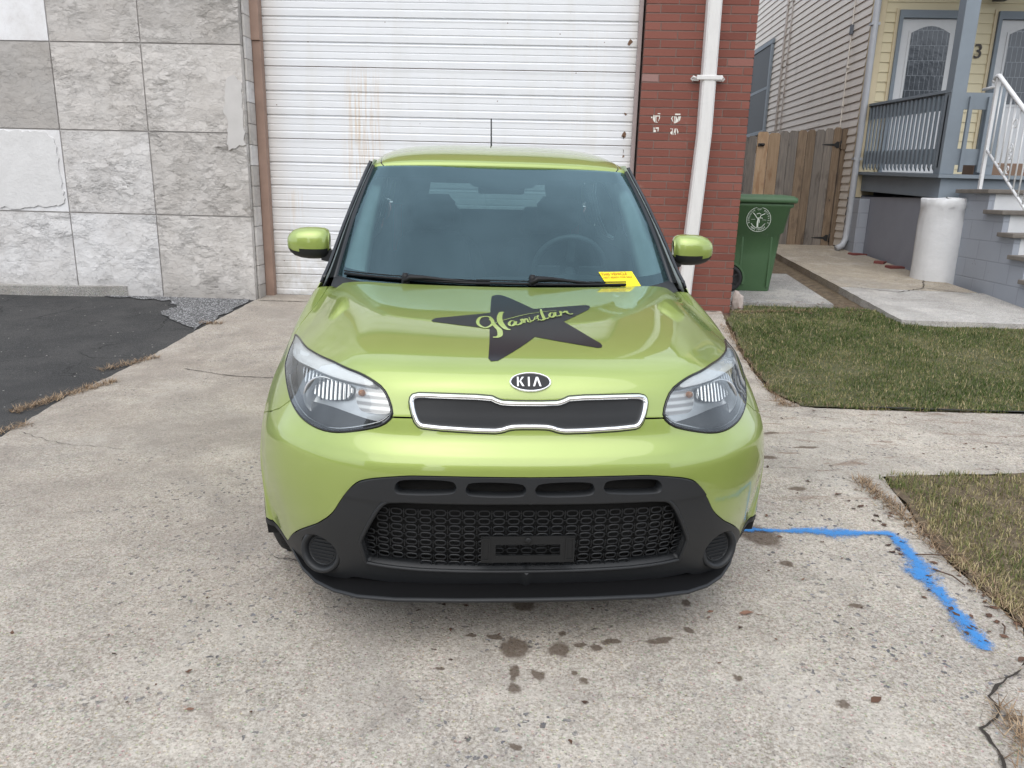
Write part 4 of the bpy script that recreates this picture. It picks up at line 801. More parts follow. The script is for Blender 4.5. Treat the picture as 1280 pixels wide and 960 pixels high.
# ================================================================== THE CAR
TH=R_(6.35)
CAR_LOC=Vector((-.018,2.067,0))
t=NT('lime_green_metallic'); fl=t.vor(1400.,out='Color'); sc_=t.n('ShaderNodeSeparateColor'); t.l(fl,sc_.inputs[0])
t.set(Base_Color=t.mix(t.range(t.noise(3.,5,.6),.3,.7),(.30,.385,.085),(.32,.405,.095)),Metallic=.40,Roughness=.40,Coat_Weight=1.,Coat_Roughness=t.range(t.noise(7.,6,.7),.35,.75,.008,.07),Coat_IOR=1.65); M_paint=t.m
t=NT('grained_dark_plastic'); t.set(Base_Color=t.mix(t.noise(5.,5,.6),(.011,.0122,.0138),(.018,.0195,.0215)),Roughness=.5,Specular_IOR_Level=.45,Normal=t.bump(t.noise(600.,2),.15,.001)); M_plas=t.m
M_dark=simple('dark_cavity',(.006,.006,.006),.9); M_gloss=simple('gloss_black',(.008,.009,.010),.12,spec=.6); M_tyre=simple('tyre_rubber',(.016,.016,.016),.85,bump=.3,bs=60)
M_chrome=NT('chrome'); M_chrome.set(Base_Color=(.86,.87,.88),Metallic=1.,Roughness=.07); M_chrome=M_chrome.m
M_alloy=simple('alloy',(.45,.46,.47),.35,metal=.8); M_decal=simple('black_vinyl_decal',(.010,.011,.014),.28,spec=.5)
M_int=simple('charcoal_trim',(.03,.032,.034),.7); M_seat=simple('charcoal_seat_fabric',(.028,.03,.033),.9,bump=.3); M_lt=simple('pale_grey_trim',(.58,.61,.59),.75); M_head=simple('headliner',(.16,.165,.165),.9)
def glass(name,tint,refl=.08,rough=.0,extra=0.,gcol=(.92,.97,1)):
    m=bpy.data.materials.new(name); m.use_nodes=True; nt=m.node_tree; nt.nodes.clear(); o=nn(nt,'ShaderNodeOutputMaterial'); tr=nn(nt,'ShaderNodeBsdfTransparent'); tr.inputs[0].default_value=(*tint,1); gl=nn(nt,'ShaderNodeBsdfGlossy'); gl.inputs['Roughness'].default_value=rough+.01; gl.inputs[0].default_value=(*gcol,1)
    fr=nn(nt,'ShaderNodeFresnel'); fr.inputs[0].default_value=1.52; ma=nn(nt,'ShaderNodeMath',operation='MULTIPLY_ADD'); ma.inputs[1].default_value=1.6; ma.inputs[2].default_value=extra
    mx=nn(nt,'ShaderNodeMixShader'); nt.links.new(fr.outputs[0],ma.inputs[0]); nt.links.new(ma.outputs[0],mx.inputs[0]); nt.links.new(tr.outputs[0],mx.inputs[1]); nt.links.new(gl.outputs[0],mx.inputs[2]); nt.links.new(mx.outputs[0],o.inputs[0]); return m
M_wsg=glass('windshield_glass',(.50,.66,.68),extra=.032,gcol=(.62,.90,.97)); M_sideg=glass('side_glass',(.27,.33,.32)); M_rearg=glass('rear_privacy_glass',(.15,.19,.19)); M_lens=glass('lamp_lens',(.93,.94,.93),extra=.01)
car=empty('parked_car',CAR_LOC,'lime green hatchback with black star hood decal parked nose out on the concrete driveway','car',rz=TH)
class Surf:
    def __init__(s,G,u0,v0=0.,sign=1):
        G=np.array(G,float);top=2*G[0]-G[1];bot=2*G[-1]-G[-2]
        G=np.concatenate([top[None],G,bot[None]]);l=2*G[:,0]-G[:,1];r=2*G[:,-1]-G[:,-2]
        s.G=np.concatenate([l[:,None],G,r[:,None]],1);s.u0=u0;s.v0=v0;s.nu=G.shape[1];s.nv=G.shape[0]-2;s.sign=sign
        s.u1=u0+s.nu-1; s.v1=v0+s.nv-1
    def ev(s,u,v):
        u=np.clip(np.asarray(u,float)-s.u0,0,s.nu-1-1e-6);v=np.clip(np.asarray(v,float)-s.v0,0,s.nv-1-1e-6)
        i=np.floor(u).astype(int);j=np.floor(v).astype(int);a=u-i;b=v-j
        w=lambda t:[(-t**3+2*t*t-t)/2,(3*t**3-5*t*t+2)/2,(-3*t**3+4*t*t+t)/2,(t**3-t*t)/2]
        wa,wb=w(a),w(b);P=0
        for q in range(4):
            for k in range(4): P=P+(wb[q]*wa[k])[...,None]*s.G[j+q,i+k]
        return P
    def nrm(s,u,v,e=.04):
        u=np.asarray(u,float);v=np.asarray(v,float)
        du=s.ev(u+e,v)-s.ev(u-e,v);dv=s.ev(u,v+e)-s.ev(u,v-e)
        n=np.cross(du,dv)*s.sign;return n/(np.linalg.norm(n,axis=-1,keepdims=True)+1e-12)
    def at(s,target,comps,guess):
        u,v=guess;e=1e-3; T=np.array(target)
        for _ in range(14):
            q=s.ev(u,v)[list(comps)]; J=np.array([(s.ev(u+e,v)[list(comps)]-q)/e,(s.ev(u,v+e)[list(comps)]-q)/e]).T
            try: st=np.linalg.solve(J,T-q)
            except Exception: break
            st=np.clip(st,-.4,.4); u=float(np.clip(u+st[0],s.u0,s.u1-.002)); v=float(np.clip(v+st[1],s.v0,s.v1-.002))
        return u,v
def panels(surf,du,dv,lines,classes,rect=None):
    """triangulate the surface's parameter domain with outlines as constraints; returns {class: (uv, tris)}"""
    u0,u1,v0,v1=rect or (surf.u0,surf.u1,surf.v0,surf.v1)
    V=[];E=[]
    def addline(pts,closed):
        P=resamp(pts,min(du,dv)*.7,closed); P=[(min(max(a,u0),u1),min(max(b,v0),v1)) for a,b in P]; n0=len(V); V.extend(P)
        for i in range(len(P)-(0 if closed else 1)): E.append((n0+i,n0+(i+1)%len(P)))
    for pts,cl in lines: addline(pts,cl)
    addline([(u0,v0),(u1,v0),(u1,v1),(u0,v1)],True)
    C=np.array(V); gx=np.linspace(u0,u1,int(round((u1-u0)/du))+1)[1:-1]; gy=np.linspace(v0,v1,int(round((v1-v0)/dv))+1)[1:-1]; X,Y=np.meshgrid(gx,gy); X=X.ravel();Y=Y.ravel()
    ok=np.ones(len(X),bool)
    for k in range(0,len(X),2000):
        d=((X[k:k+2000,None]-C[None,:,0])/du)**2+((Y[k:k+2000,None]-C[None,:,1])/dv)**2; ok[k:k+2000]=d.min(1)>.16
    V+=list(zip(X[ok],Y[ok]))
    r=geometry.delaunay_2d_cdt([Vector(q) for q in V],E,[],0,1e-5)
    uv=np.array([(q.x,q.y) for q in r[0]]); T=np.array([f for f in r[2] if len(f)==3]); c=uv[T].mean(1)
    a=uv[T[:,1]]-uv[T[:,0]];b=uv[T[:,2]]-uv[T[:,0]]; T=T[np.abs(a[:,0]*b[:,1]-a[:,1]*b[:,0])>1e-9]; c=uv[T].mean(1)
    left=np.ones(len(T),bool); res={}
    for name,poly in classes:
        if poly is None: m=left.copy()
        elif callable(poly): m=left&poly(c[:,0],c[:,1])
        else: m=left&in_poly(c[:,0],c[:,1],poly)
        left&=~m; res[name]=(uv,np.concatenate([res[name][1],T[m]]) if name in res else T[m])
    return res
def panel_obj(name,surf,uvT,mat,parent,off=0.,gap=.0026,lip=.012,lipin=0.):
    uv,T=uvT
    if len(T)==0: return None
    used,inv_=np.unique(T,return_inverse=True); T=inv_.reshape(T.shape); uv=uv[used]
    P=surf.ev(uv[:,0],uv[:,1]); n=surf.nrm(uv[:,0],uv[:,1])
    fn=np.cross(P[T[:,1]]-P[T[:,0]],P[T[:,2]]-P[T[:,0]]); fl=(fn*n[T[:,0]]).sum(1)<0; T[fl]=T[fl][:,::-1]
    ed={}
    for f in T.tolist():
        for k in range(3):
            a,b=f[k],f[(k+1)%3]; ed.setdefault((min(a,b),max(a,b)),[]).append((a,b,f[(k+2)%3]))
    bd=[v[0] for v in ed.values() if len(v)==1]; W=np.zeros_like(P)
    for a,b,c in bd:
        e=P[b]-P[a]; w_=np.cross(n[a],e); L_=np.linalg.norm(w_)
        if L_<1e-9: continue
        w_/=L_; 
        W[a]+=w_; W[b]+=w_
    L_=np.linalg.norm(W,axis=1,keepdims=True); W=np.where(L_>1e-9,W/np.maximum(L_,1e-9),0)
    o_=off(uv[:,0],uv[:,1],P)[:,None] if callable(off) else off
    P=P+W*gap+n*o_
    V=P.tolist(); NR=n.tolist(); Fc=T.tolist()
    if lip:
        ids=sorted({q for a,b,c in bd for q in (a,b)}); mp_={q:i for i,q in enumerate(ids)}; n0=len(V)
        V+=P[ids].tolist(); NR+=(-W[ids]+n[ids]*.8).tolist(); n1=len(V); V+=(P[ids]-n[ids]*lip+W[ids]*lipin).tolist(); NR+=(-W[ids]).tolist()
        for a,b,c in bd: Fc.append([n0+mp_[b],n0+mp_[a],n1+mp_[a],n1+mp_[b]])
    me=bpy.data.meshes.new(name); me.from_pydata(V,[],Fc); me.materials.append(mat); me.polygons.foreach_set('use_smooth',[True]*len(Fc)); me.update()
    NR=[Vector(q).normalized() if Vector(q).length>1e-6 else Vector((0,0,1)) for q in NR]; me.normals_split_custom_set_from_vertices(NR)
    o=bpy.data.objects.new(name,me); COL.objects.link(o); o.parent=parent; return o
ROWS=[
 ([(0,.10,.15),(.22,.105,.15),(.42,.13,.15),(.55,.17,.15),(.64,.22,.15),(.72,.30,.15),(.775,.375,.15),(.82,.44,.15),(.85,.475,.15)],-28),
 ([(0,.055,.24),(.22,.06,.24),(.42,.085,.24),(.55,.13,.24),(.65,.19,.24),(.74,.28,.24),(.80,.36,.24),(.845,.43,.24),(.875,.47,.235)],-15),
 ([(0,.015,.38),(.22,.021,.38),(.42,.045,.38),(.56,.095,.38),(.67,.165,.38),(.765,.26,.38),(.83,.355,.38),(.872,.425,.37),(.892,.46,.36)],4),
 ([(0,.0,.50),(.22,.006,.50),(.42,.03,.50),(.56,.08,.50),(.675,.15,.50),(.775,.245,.50),(.845,.35,.50),(.885,.435,.49),(.902,.49,.47)],22),
 ([(0,.0,.595),(.22,.006,.595),(.42,.03,.595),(.56,.08,.595),(.675,.15,.595),(.775,.245,.595),(.845,.36,.595),(.887,.46,.58),(.903,.52,.55)],35),
 ([(0,.014,.645),(.22,.02,.645),(.42,.045,.645),(.56,.095,.645),(.675,.165,.645),(.772,.26,.645),(.842,.385,.645),(.886,.50,.63),(.903,.56,.60)],44),
 ([(0,.045,.695),(.22,.051,.695),(.42,.074,.696),(.56,.122,.70),(.67,.195,.70),(.763,.30,.70),(.832,.43,.70),(.880,.555,.685),(.902,.61,.645)],53),
 ([(0,.065,.765),(.22,.071,.765),(.42,.095,.765),(.55,.145,.765),(.66,.23,.765),(.748,.35,.765),(.818,.50,.765),(.872,.64,.745),(.902,.68,.69)],64),
 ([(0,.095,.85),(.22,.101,.85),(.42,.135,.85),(.545,.19,.85),(.645,.285,.85),(.73,.42,.85),(.795,.58,.85),(.855,.72,.81),(.897,.76,.735)],76),
 ([(0,.165,.9),(.22,.172,.9),(.42,.205,.899),(.54,.26,.898),(.635,.365,.895),(.705,.50,.892),(.775,.67,.883),(.85,.82,.845),(.897,.85,.745)],90),
 ([(0,.33,.935),(.22,.335,.935),(.42,.36,.934),(.54,.42,.932),(.63,.51,.927),(.696,.64,.918),(.767,.80,.898),(.862,.93,.87),(.897,.95,.74)],105),
 ([(0,.6,.965),(.22,.605,.966),(.42,.62,.967),(.53,.66,.966),(.61,.72,.962),(.686,.82,.951),(.763,.94,.924),(.87,1.05,.885),(.896,1.06,.71)],128),
 ([(0,.9,.99),(.22,.90,.991),(.42,.905,.992),(.53,.92,.991),(.61,.96,.987),(.688,1.03,.975),(.767,1.13,.946),(.872,1.19,.905),(.897,1.19,.66)],152),
 ([(0,1.13,1.008),(.22,1.14,1.009),(.42,1.17,1.01),(.53,1.2,1.01),(.61,1.23,1.01),(.69,1.275,1.002),(.768,1.33,.978),(.872,1.345,.928),(.898,1.345,.60)],180),
]

AC=(.845,.335);AR=.39
UV={}
UV['lamp']=[(6.634,8.065),(6.478,7.641),(6.322,7.217),(6.223,6.773),(6.115,6.392),(5.811,6.194),(5.510,5.988),(5.212,5.778),(4.926,5.522),(4.626,5.295),(4.324,5.075),(4.005,4.923),(3.677,4.821),(3.342,4.791),(3.013,4.866),(2.694,5.029),(2.382,5.220),(2.088,5.450),(1.908,5.824),(1.947,6.301),(2.086,6.732),(2.361,6.995),(2.669,7.191),(3.000,7.297),(3.331,7.403),(3.664,7.490),(4.003,7.510),(4.342,7.528),(4.681,7.545),(5.020,7.552),(5.358,7.565),(5.695,7.594),(6.015,7.713),(6.324,7.889)]
UV['blk']=[(1.692,2.947),(1.928,2.881),(2.156,2.803),(2.377,2.713),(2.591,2.590),(2.770,2.356),(2.932,2.091),(3.081,1.811),(3.227,1.528),(3.412,1.318),(3.622,1.154),(3.835,1.000),(4.066,0.881),(4.299,0.763),(4.531,0.645),(4.762,0.524),(4.993,0.402),(5.224,0.279),(5.452,0.149),(5.679,0.014),(5.906,-0.121),(6.132,-0.256),(6.195,-0.386),(6.059,-0.467),(5.912,-0.556),(5.761,-0.648),(5.611,-0.739),(5.436,-0.829),(5.224,-0.914),(5.013,-1.000)]
UV['slot_a']=[(0.984,2.706),(1.053,2.862),(1.743,2.848),(1.850,2.686),(1.859,2.448),(1.777,2.362),(1.063,2.420),(0.987,2.536)]
UV['slot_b']=[(0.062,2.636),(0.127,2.796),(0.798,2.827),(0.851,2.646),(0.855,2.479),(0.779,2.374),(0.119,2.356),(0.063,2.504)]
UV['open']=[(1.956,2.109),(2.015,2.068),(2.068,2.018),(2.111,1.949),(2.149,1.874),(2.187,1.799),(2.222,1.720),(2.255,1.640),(2.289,1.560),(2.322,1.480),(2.355,1.400),(2.389,1.320),(2.422,1.240),(2.456,1.160),(2.489,1.080),(2.523,1.000),(2.556,0.920),(2.589,0.840),(2.584,0.753),(2.569,0.662),(2.554,0.572),(2.538,0.482),(2.523,0.391),(2.507,0.301)]
UV['grO']=[(-0.025,6.448),(0.316,6.451),(0.410,6.506),(0.516,6.633),(1.297,6.648),(1.568,6.632),(1.636,6.452),(1.613,6.066),(1.536,5.533),(1.416,5.393),(0.479,5.273),(0.345,5.326),(0.264,5.427),(0.157,5.468),(-0.031,5.467)]
UV['grI']=[(-0.024,6.294),(0.316,6.297),(0.433,6.386),(0.516,6.462),(1.297,6.483),(1.475,6.451),(1.511,6.386),(1.459,5.856),(1.414,5.720),(1.297,5.649),(0.479,5.548),(0.371,5.589),(0.264,5.645),(-0.031,5.644)]
UV['star']=[(-0.370,11.166),(-0.286,11.281),(-0.207,11.287),(-0.133,11.184),(0.295,10.447),(1.253,10.670),(1.315,10.621),(1.295,10.507),(1.241,10.406),(0.705,9.836),(1.126,8.917),(1.137,8.807),(1.107,8.718),(1.051,8.703),(0.167,9.178),(-0.419,8.085),(-0.515,8.049),(-0.549,8.183),(-0.490,9.499),(-1.382,9.742),(-1.418,9.793),(-1.360,9.900),(-0.448,10.216),(-0.385,11.040)]
UV['brow']=[(6.598,8.007),(6.442,7.509),(6.156,7.147),(5.858,6.796),(5.476,6.788),(5.082,6.844),(4.689,6.891),(4.296,6.904),(3.902,6.887),(3.507,6.857),(3.111,6.828),(2.716,6.799),(2.321,6.767),(2.354,6.976),(2.728,7.156),(3.115,7.278),(3.502,7.400),(3.895,7.446),(4.291,7.470),(4.687,7.494),(5.082,7.508),(5.476,7.546),(5.863,7.627),(6.230,7.817)]
UV['bowl']=[(3.024,6.738),(3.266,6.761),(3.509,6.783),(3.751,6.806),(3.993,6.835),(4.235,6.849),(4.476,6.850),(4.718,6.829),(4.960,6.804),(5.192,6.771),(5.063,6.540),(4.855,6.380),(4.624,6.278),(4.392,6.180),(4.150,6.147),(3.909,6.113),(3.668,6.128),(3.429,6.186),(3.190,6.243),(3.025,6.392)]
UV['sig']=[(2.110,6.679),(2.273,6.684),(2.437,6.690),(2.601,6.695),(2.765,6.701),(2.857,6.597),(2.863,6.365),(2.806,6.153),(2.707,5.974),(2.564,5.900),(2.400,5.900),(2.236,5.900),(2.072,5.900),(1.991,6.013),(1.999,6.247),(2.040,6.469)]
UV['s_Hl']=[(-0.473,9.899),(-0.442,9.821),(-0.468,10.002),(-0.537,10.026),(-0.617,9.971),(-0.659,9.827),(-0.658,9.673),(-0.609,9.564),(-0.543,9.530),(-0.473,9.608),(-0.428,9.744),(-0.425,9.881),(-0.467,10.023)]
UV['s_Hstem']=[(-0.440,9.860),(-0.421,9.706),(-0.382,9.557),(-0.348,9.448),(-0.341,9.302),(-0.356,9.191),(-0.397,9.135),(-0.455,9.132)]
UV['s_H2']=[(-0.219,10.247),(-0.264,10.224),(-0.298,10.075),(-0.314,9.888),(-0.304,9.731),(-0.268,9.562),(-0.227,9.471),(-0.175,9.462)]
UV['s_bar']=[(-0.430,9.667),(-0.341,9.787),(-0.165,9.936),(0.110,10.134),(0.386,10.267),(0.672,10.357)]
UV['s_a']=[(-0.091,9.818),(-0.131,9.837),(-0.173,9.737),(-0.174,9.641),(-0.142,9.612),(-0.096,9.682),(-0.063,9.820),(-0.080,9.702),(-0.064,9.653),(-0.012,9.693),(0.016,9.764)]
UV['s_m']=[(-0.015,9.666),(0.028,9.745),(0.027,9.883),(0.053,9.924),(0.063,9.824),(0.067,9.746),(0.084,9.884),(0.118,9.946),(0.131,9.866),(0.136,9.787),(0.164,9.787),(0.208,9.867)]
UV['s_u']=[(0.168,10.010),(0.175,9.847),(0.203,9.828),(0.246,9.929),(0.275,10.054)]
UV['s_s']=[(0.255,9.909),(0.297,9.971),(0.332,10.097),(0.308,10.055),(0.302,9.951),(0.315,9.890),(0.289,9.849)]
UV['s_t']=[(0.412,10.398),(0.402,10.225),(0.402,10.014),(0.405,9.932),(0.362,9.870),(0.322,9.890)]
UV['s_t2']=[(0.396,9.973),(0.441,9.940),(0.491,9.995)]
UV['s_a2']=[(0.599,10.185),(0.562,10.227),(0.517,10.121),(0.516,10.016),(0.559,10.016),(0.607,10.142),(0.632,10.249),(0.608,10.100),(0.630,10.058),(0.681,10.101)]
UV['s_r']=[(0.659,10.059),(0.703,10.101),(0.721,10.250),(0.716,10.306),(0.740,10.228),(0.781,10.250),(0.831,10.315),(0.830,10.229),(0.855,10.165),(0.891,10.152),(0.922,10.195)]

def sm(pts,k=2,closed=True):   # corner cutting
    for _ in range(k):
        o=[]; n=len(pts)
        for i in range(n if closed else n-1):
            a,b=pts[i],pts[(i+1)%n]; o+=[(a[0]*.75+b[0]*.25,a[1]*.75+b[1]*.25),(a[0]*.25+b[0]*.75,a[1]*.25+b[1]*.75)]
        pts=o if closed else [pts[0]]+o+[pts[-1]]
    return pts
mir=lambda P:[(-a,b) for a,b in P]
def net():
    G=[]
    for i_,(r,ang) in enumerate(ROWS):
        a=R_(ang);e=(.903 if ang>10 else .893,AC[0]-AR*math.cos(a),AC[1]+AR*math.sin(a)); h=list(r)
        if i_<8: q=h[-2]; h[-1]=(min(.9,.5*(q[0]+e[0])+.004),.5*(q[1]+e[1]),.5*(q[2]+e[2]))
        h=h+[e]
        G.append([(-x,s,z) for x,s,z in h[:0:-1]]+h)
    A=np.array(G); n_=A.shape[1]
    for _ in range(2):
        B=A.copy()
        for i in range(9,13):
            for j in list(range(1,6))+list(range(n_-6,n_-1)): B[i,j]=.25*A[i-1,j]+.5*A[i,j]+.25*A[i+1,j]
        A=B
    return A.tolist()
BS=Surf(net(),-9,-1)
U0=-.02*0
# outlines (parameter space, right half; mirrored)
lampR=sm(UV['lamp'],1); lampL=mir(lampR)
bl=[q for q in UV['blk'] if q[1]<2.93]
blk_half=[(0.,2.965),(.9,2.985),(1.5,2.97),(1.69,2.947)]+[q for q in bl[1:] if q[0]<5.95 and q[1]>-.2]+[(6.05,-.22)]
def _sm_open(p): return sm(p,1,False)
blk_top=_sm_open(blk_half); BLK=[(-a,b) for a,b in blk_top[::-1]]+blk_top+[(6.05,-1),(-6.05,-1)]
BLK=[q for i,q in enumerate(BLK) if i==0 or q!=BLK[i-1]]
SKIRT=[(6.05,-.22),(6.6,-.02),(7.5,.18),(9,.24),(9,-1),(6.05,-1)]
UND=[(0,-.32),(2.9,-.32),(3.3,-.6),(3.8,-.9),(4.6,-.97),(5.3,-.92),(6.0,-.62),(6.6,-.30),(7.5,-.02),(9,.04)]; UND=[(-a,b) for a,b in UND[:0:-1]]+UND
cx=-.02
grO=[(a-cx,b) for a,b in UV['grO'] if a>0]; grI=[(a-cx,b) for a,b in UV['grI'] if a>0]
def symm(h): h=[(abs(a),b) for a,b in h]; return h+[(-a,b) for a,b in h[::-1]]
GRO=sm(symm(grO),1); GRI=sm(symm(grI),1)
OPH=[(a,b) for a,b in UV['open']]; OPEN=symm([(0,2.16)]+[(1.7,2.145)]+OPH+[(1.5,.24),(0,.225)])
OPEN=[q for i,q in enumerate(OPEN) if i==0 or (abs(q[0]-OPEN[i-1][0])+abs(q[1]-OPEN[i-1][1]))>1e-4]
SLA=sm(UV['slot_a'],2); SLB=sm(UV['slot_b'],2)
SLOTS=[SLA,SLB,mir(SLA),mir(SLB)]
gapR=[(1.5,5.83),(1.92,5.81)]
seamR=[(4.95,5.60),(5.45,4.95),(6.0,4.52),(6.8,4.2),(7.9,4.05),(9,3.95)]
hoodR=[(6.63,8.06),(6.62,8.6),(6.5,9.4),(6.36,10.3),(6.28,11.2),(6.25,12)]
li=[i for i,q in enumerate(lampR)]
HOOD=[(1.5,5.83),(2.05,5.81),(3,6.6),(5.5,6.9),(6.63,8.06)]+hoodR[1:]+[(-a,b) for a,b in (hoodR[::-1]+[(5.5,6.9),(3,6.6),(2.05,5.81),(1.5,5.83)])]
BUMP=[(2.05,5.81),(3.0,5.5),(4.95,5.60)]+seamR[1:]+[(9,-.1),(9,-1),(-9,-1),(-9,-.1)]+[(-a,b) for a,b in seamR[::-1]]+[(-3.0,5.5),(-2.05,5.81)]
lines=[(UND,0),(lampR,1),(lampL,1),(BLK,1),(SKIRT,1),(mir(SKIRT),1),(GRO,1),(OPEN,1),(gapR,0),(mir(gapR),0),(seamR,0),(mir(seamR),0),(hoodR,0),(mir(hoodR),0)]+[(s,1) for s in SLOTS]
PODH=[BS.at((.640+.066*math.cos(a),.283+.067*math.sin(a)),(0,2),(4,.3)) for a in np.linspace(0,2*math.pi,28,endpoint=False)]
lines+=[(PODH,1),(mir(PODH),1)]
R=panels(BS,.085,.085,lines,[('podh',PODH),('podh',mir(PODH)),('lampR',lampR),('lampL',lampL),('grille',GRO),('open',OPEN)]+[('slot',s) for s in SLOTS]+[('under',UND+[(9,-1.1),(-9,-1.1)]),('black',BLK),('skirt',SKIRT),('skirt',mir(SKIRT)),('hood',HOOD),('bumper',BUMP),('fenderR',lambda u,v:u>0),('fenderL',None)])
hood=panel_obj('hood',BS,R['hood'],M_paint,car)
bump=panel_obj('front_bumper',BS,R['bumper'],M_paint,car)
panel_obj('fender',BS,R['fenderR'],M_paint,car); panel_obj('fender',BS,R['fenderL'],M_paint,car)
def blk_off(u,v,P):
    # raised frame: swells between the border and the mesh opening
    o=np.full(u.shape,.004); x=np.abs(u)
    o+=.010*np.clip((2.93-v)/.25,0,1)*np.clip((v-2.1)/.05+1,0,1)
    pr=np.hypot((P[:,0]-np.sign(P[:,0])*.640),(P[:,2]-.283)); o+=.014*np.exp(-(pr/.105)**4)
    return o
clad=panel_obj('bumper_cladding',BS,R['black'],M_plas,car,off=blk_off,lip=.045,gap=.001)
panel_obj('side_skirt_lip',BS,R['skirt'],M_plas,car,off=.002)
# dark liners behind every opening
def liner(poly,depth,name,par,mat,dd=.12):
    r=panels(BS,dd,dd,[(poly,1)],[('a',poly)],rect=(min(q[0] for q in poly)-.05,max(q[0] for q in poly)+.05,min(q[1] for q in poly)-.02,max(q[1] for q in poly)+.05)); return panel_obj(name,BS,r['a'],mat,par,off=-depth,gap=0,lip=0)
liner(symm([(0,3.2),(2.6,3.1),(3.2,.9),(2.6,.1),(0,.1)]),.075,'radiator_shroud',clad,M_dark)

# chrome grille frame and insert
def tubeuv(mb,poly,off,r,n=8,closed=True,sx=1.,step=.05):
    P=resamp(poly,step,closed); P=np.array(P); Q=BS.ev(P[:,0],P[:,1])+BS.nrm(P[:,0],P[:,1])*off; mb.tube([Vector(q) for q in Q],r,n,closed=closed,sx=sx)
uvg=np.array([((a[0]+b[0])/2,(a[1]+b[1])/2) for a,b in zip(GRO,GRI)]) if len(GRO)==len(GRI) else None
def ring_panel(name,outer,inner,mat,parent,off,lip):
    r=panels(BS,.05,.05,[(outer,1),(inner,1)],[('in',inner),('r',outer)],rect=(min(q[0] for q in outer)-.02,max(q[0] for q in outer)+.02,min(q[1] for q in outer)-.02,max(q[1] for q in outer)+.02)); return panel_obj(name,BS,r['r'],mat,parent,off=off,gap=0.,lip=lip,lipin=-.0),r['in']
def shrink(poly,d,surf=BS):   # inset outline by d metres
    P=resamp(poly,.05,True); A=np.array(P); Q=surf.ev(A[:,0],A[:,1]); n=len(P); area=sum(P[i][0]*P[(i+1)%n][1]-P[(i+1)%n][0]*P[i][1] for i in range(n)); s=1 if area>0 else -1; o=[]
    e=1e-3
    for i in range(n):
        a,b=P[i-1],P[(i+1)%n]; Xu=(surf.ev(A[i,0]+e,A[i,1])-surf.ev(A[i,0]-e,A[i,1]))/(2*e); Xv=(surf.ev(A[i,0],A[i,1]+e)-surf.ev(A[i,0],A[i,1]-e))/(2*e); lu,lv=np.linalg.norm(Xu),np.linalg.norm(Xv)
        t_=((b[0]-a[0])*lu,(b[1]-a[1])*lv); L_=math.hypot(*t_) or 1; nx,ny=-t_[1]/L_*s,t_[0]/L_*s
        o.append((A[i,0]+nx*d/lu,A[i,1]+ny*d/lv))
    return o
gr,_=None,None
mb=MB()
# chrome frame: three nested rings make a rounded section
def chrome_frame(outer,wd,h,parent,name,mat):
    rings=[(0.,0.),(.0,h*.6),(wd*.2,h),(wd*.55,h*1.05),(wd*.85,h*.6),(wd,-.008)]
    n=None; V=[];Fc=[]
    base=sm(resamp(outer,.04,True),1)
    def off_ring(d): return np.array(shrink2(base,d))
    for d,hh in rings:
        A=off_ring(d); Q=BS.ev(A[:,0],A[:,1])+BS.nrm(A[:,0],A[:,1])*hh; n=len(Q); V+=Q.tolist()
    for i in range(len(rings)-1):
        for k in range(n): Fc.append((i*n+k,i*n+(k+1)%n,(i+1)*n+(k+1)%n,(i+1)*n+k))
    m=MB(); area=sum(base[i][0]*base[(i+1)%n][1]-base[(i+1)%n][0]*base[i][1] for i in range(n)); 
    if area<0: Fc=[f[::-1] for f in Fc]
    m.add(V,Fc,0,True); return m.build(name,mat,parent)
def shrink2(base,d,surf=BS):
    A=np.array(base); n=len(A); area=(A[:,0]*np.roll(A[:,1],-1)-np.roll(A[:,0],-1)*A[:,1]).sum(); s=1 if area>0 else -1; e=1e-3
    Xu=np.linalg.norm((surf.ev(A[:,0]+e,A[:,1])-surf.ev(A[:,0]-e,A[:,1]))/(2*e),axis=1); Xv=np.linalg.norm((surf.ev(A[:,0],A[:,1]+e)-surf.ev(A[:,0],A[:,1]-e))/(2*e),axis=1)
    D=np.roll(A,-1,0)-np.roll(A,1,0)
    D=D+.5*np.roll(D,1,0)+.5*np.roll(D,-1,0)
    t=np.stack([D[:,0]*Xu,D[:,1]*Xv],1); t/=np.linalg.norm(t,axis=1,keepdims=True)+1e-12
    return np.stack([A[:,0]-t[:,1]*s*d/Xu,A[:,1]+t[:,0]*s*d/Xv],1)
gframe=chrome_frame(GRO,.0165,.010,car,'grille_frame',M_chrome)
inner=[tuple(q) for q in shrink2(sm(resamp(GRO,.05,True),1),.015)]
gi=liner(inner,.006,'grille_insert',gframe,M_plas,.08)
tb=MB(); tubeuv(tb,[tuple(q) for q in shrink2(sm(resamp(GRO,.05,True),1),-.002)],-.001,.0026,6); tb.build('grille_seal',M_gloss,gframe)
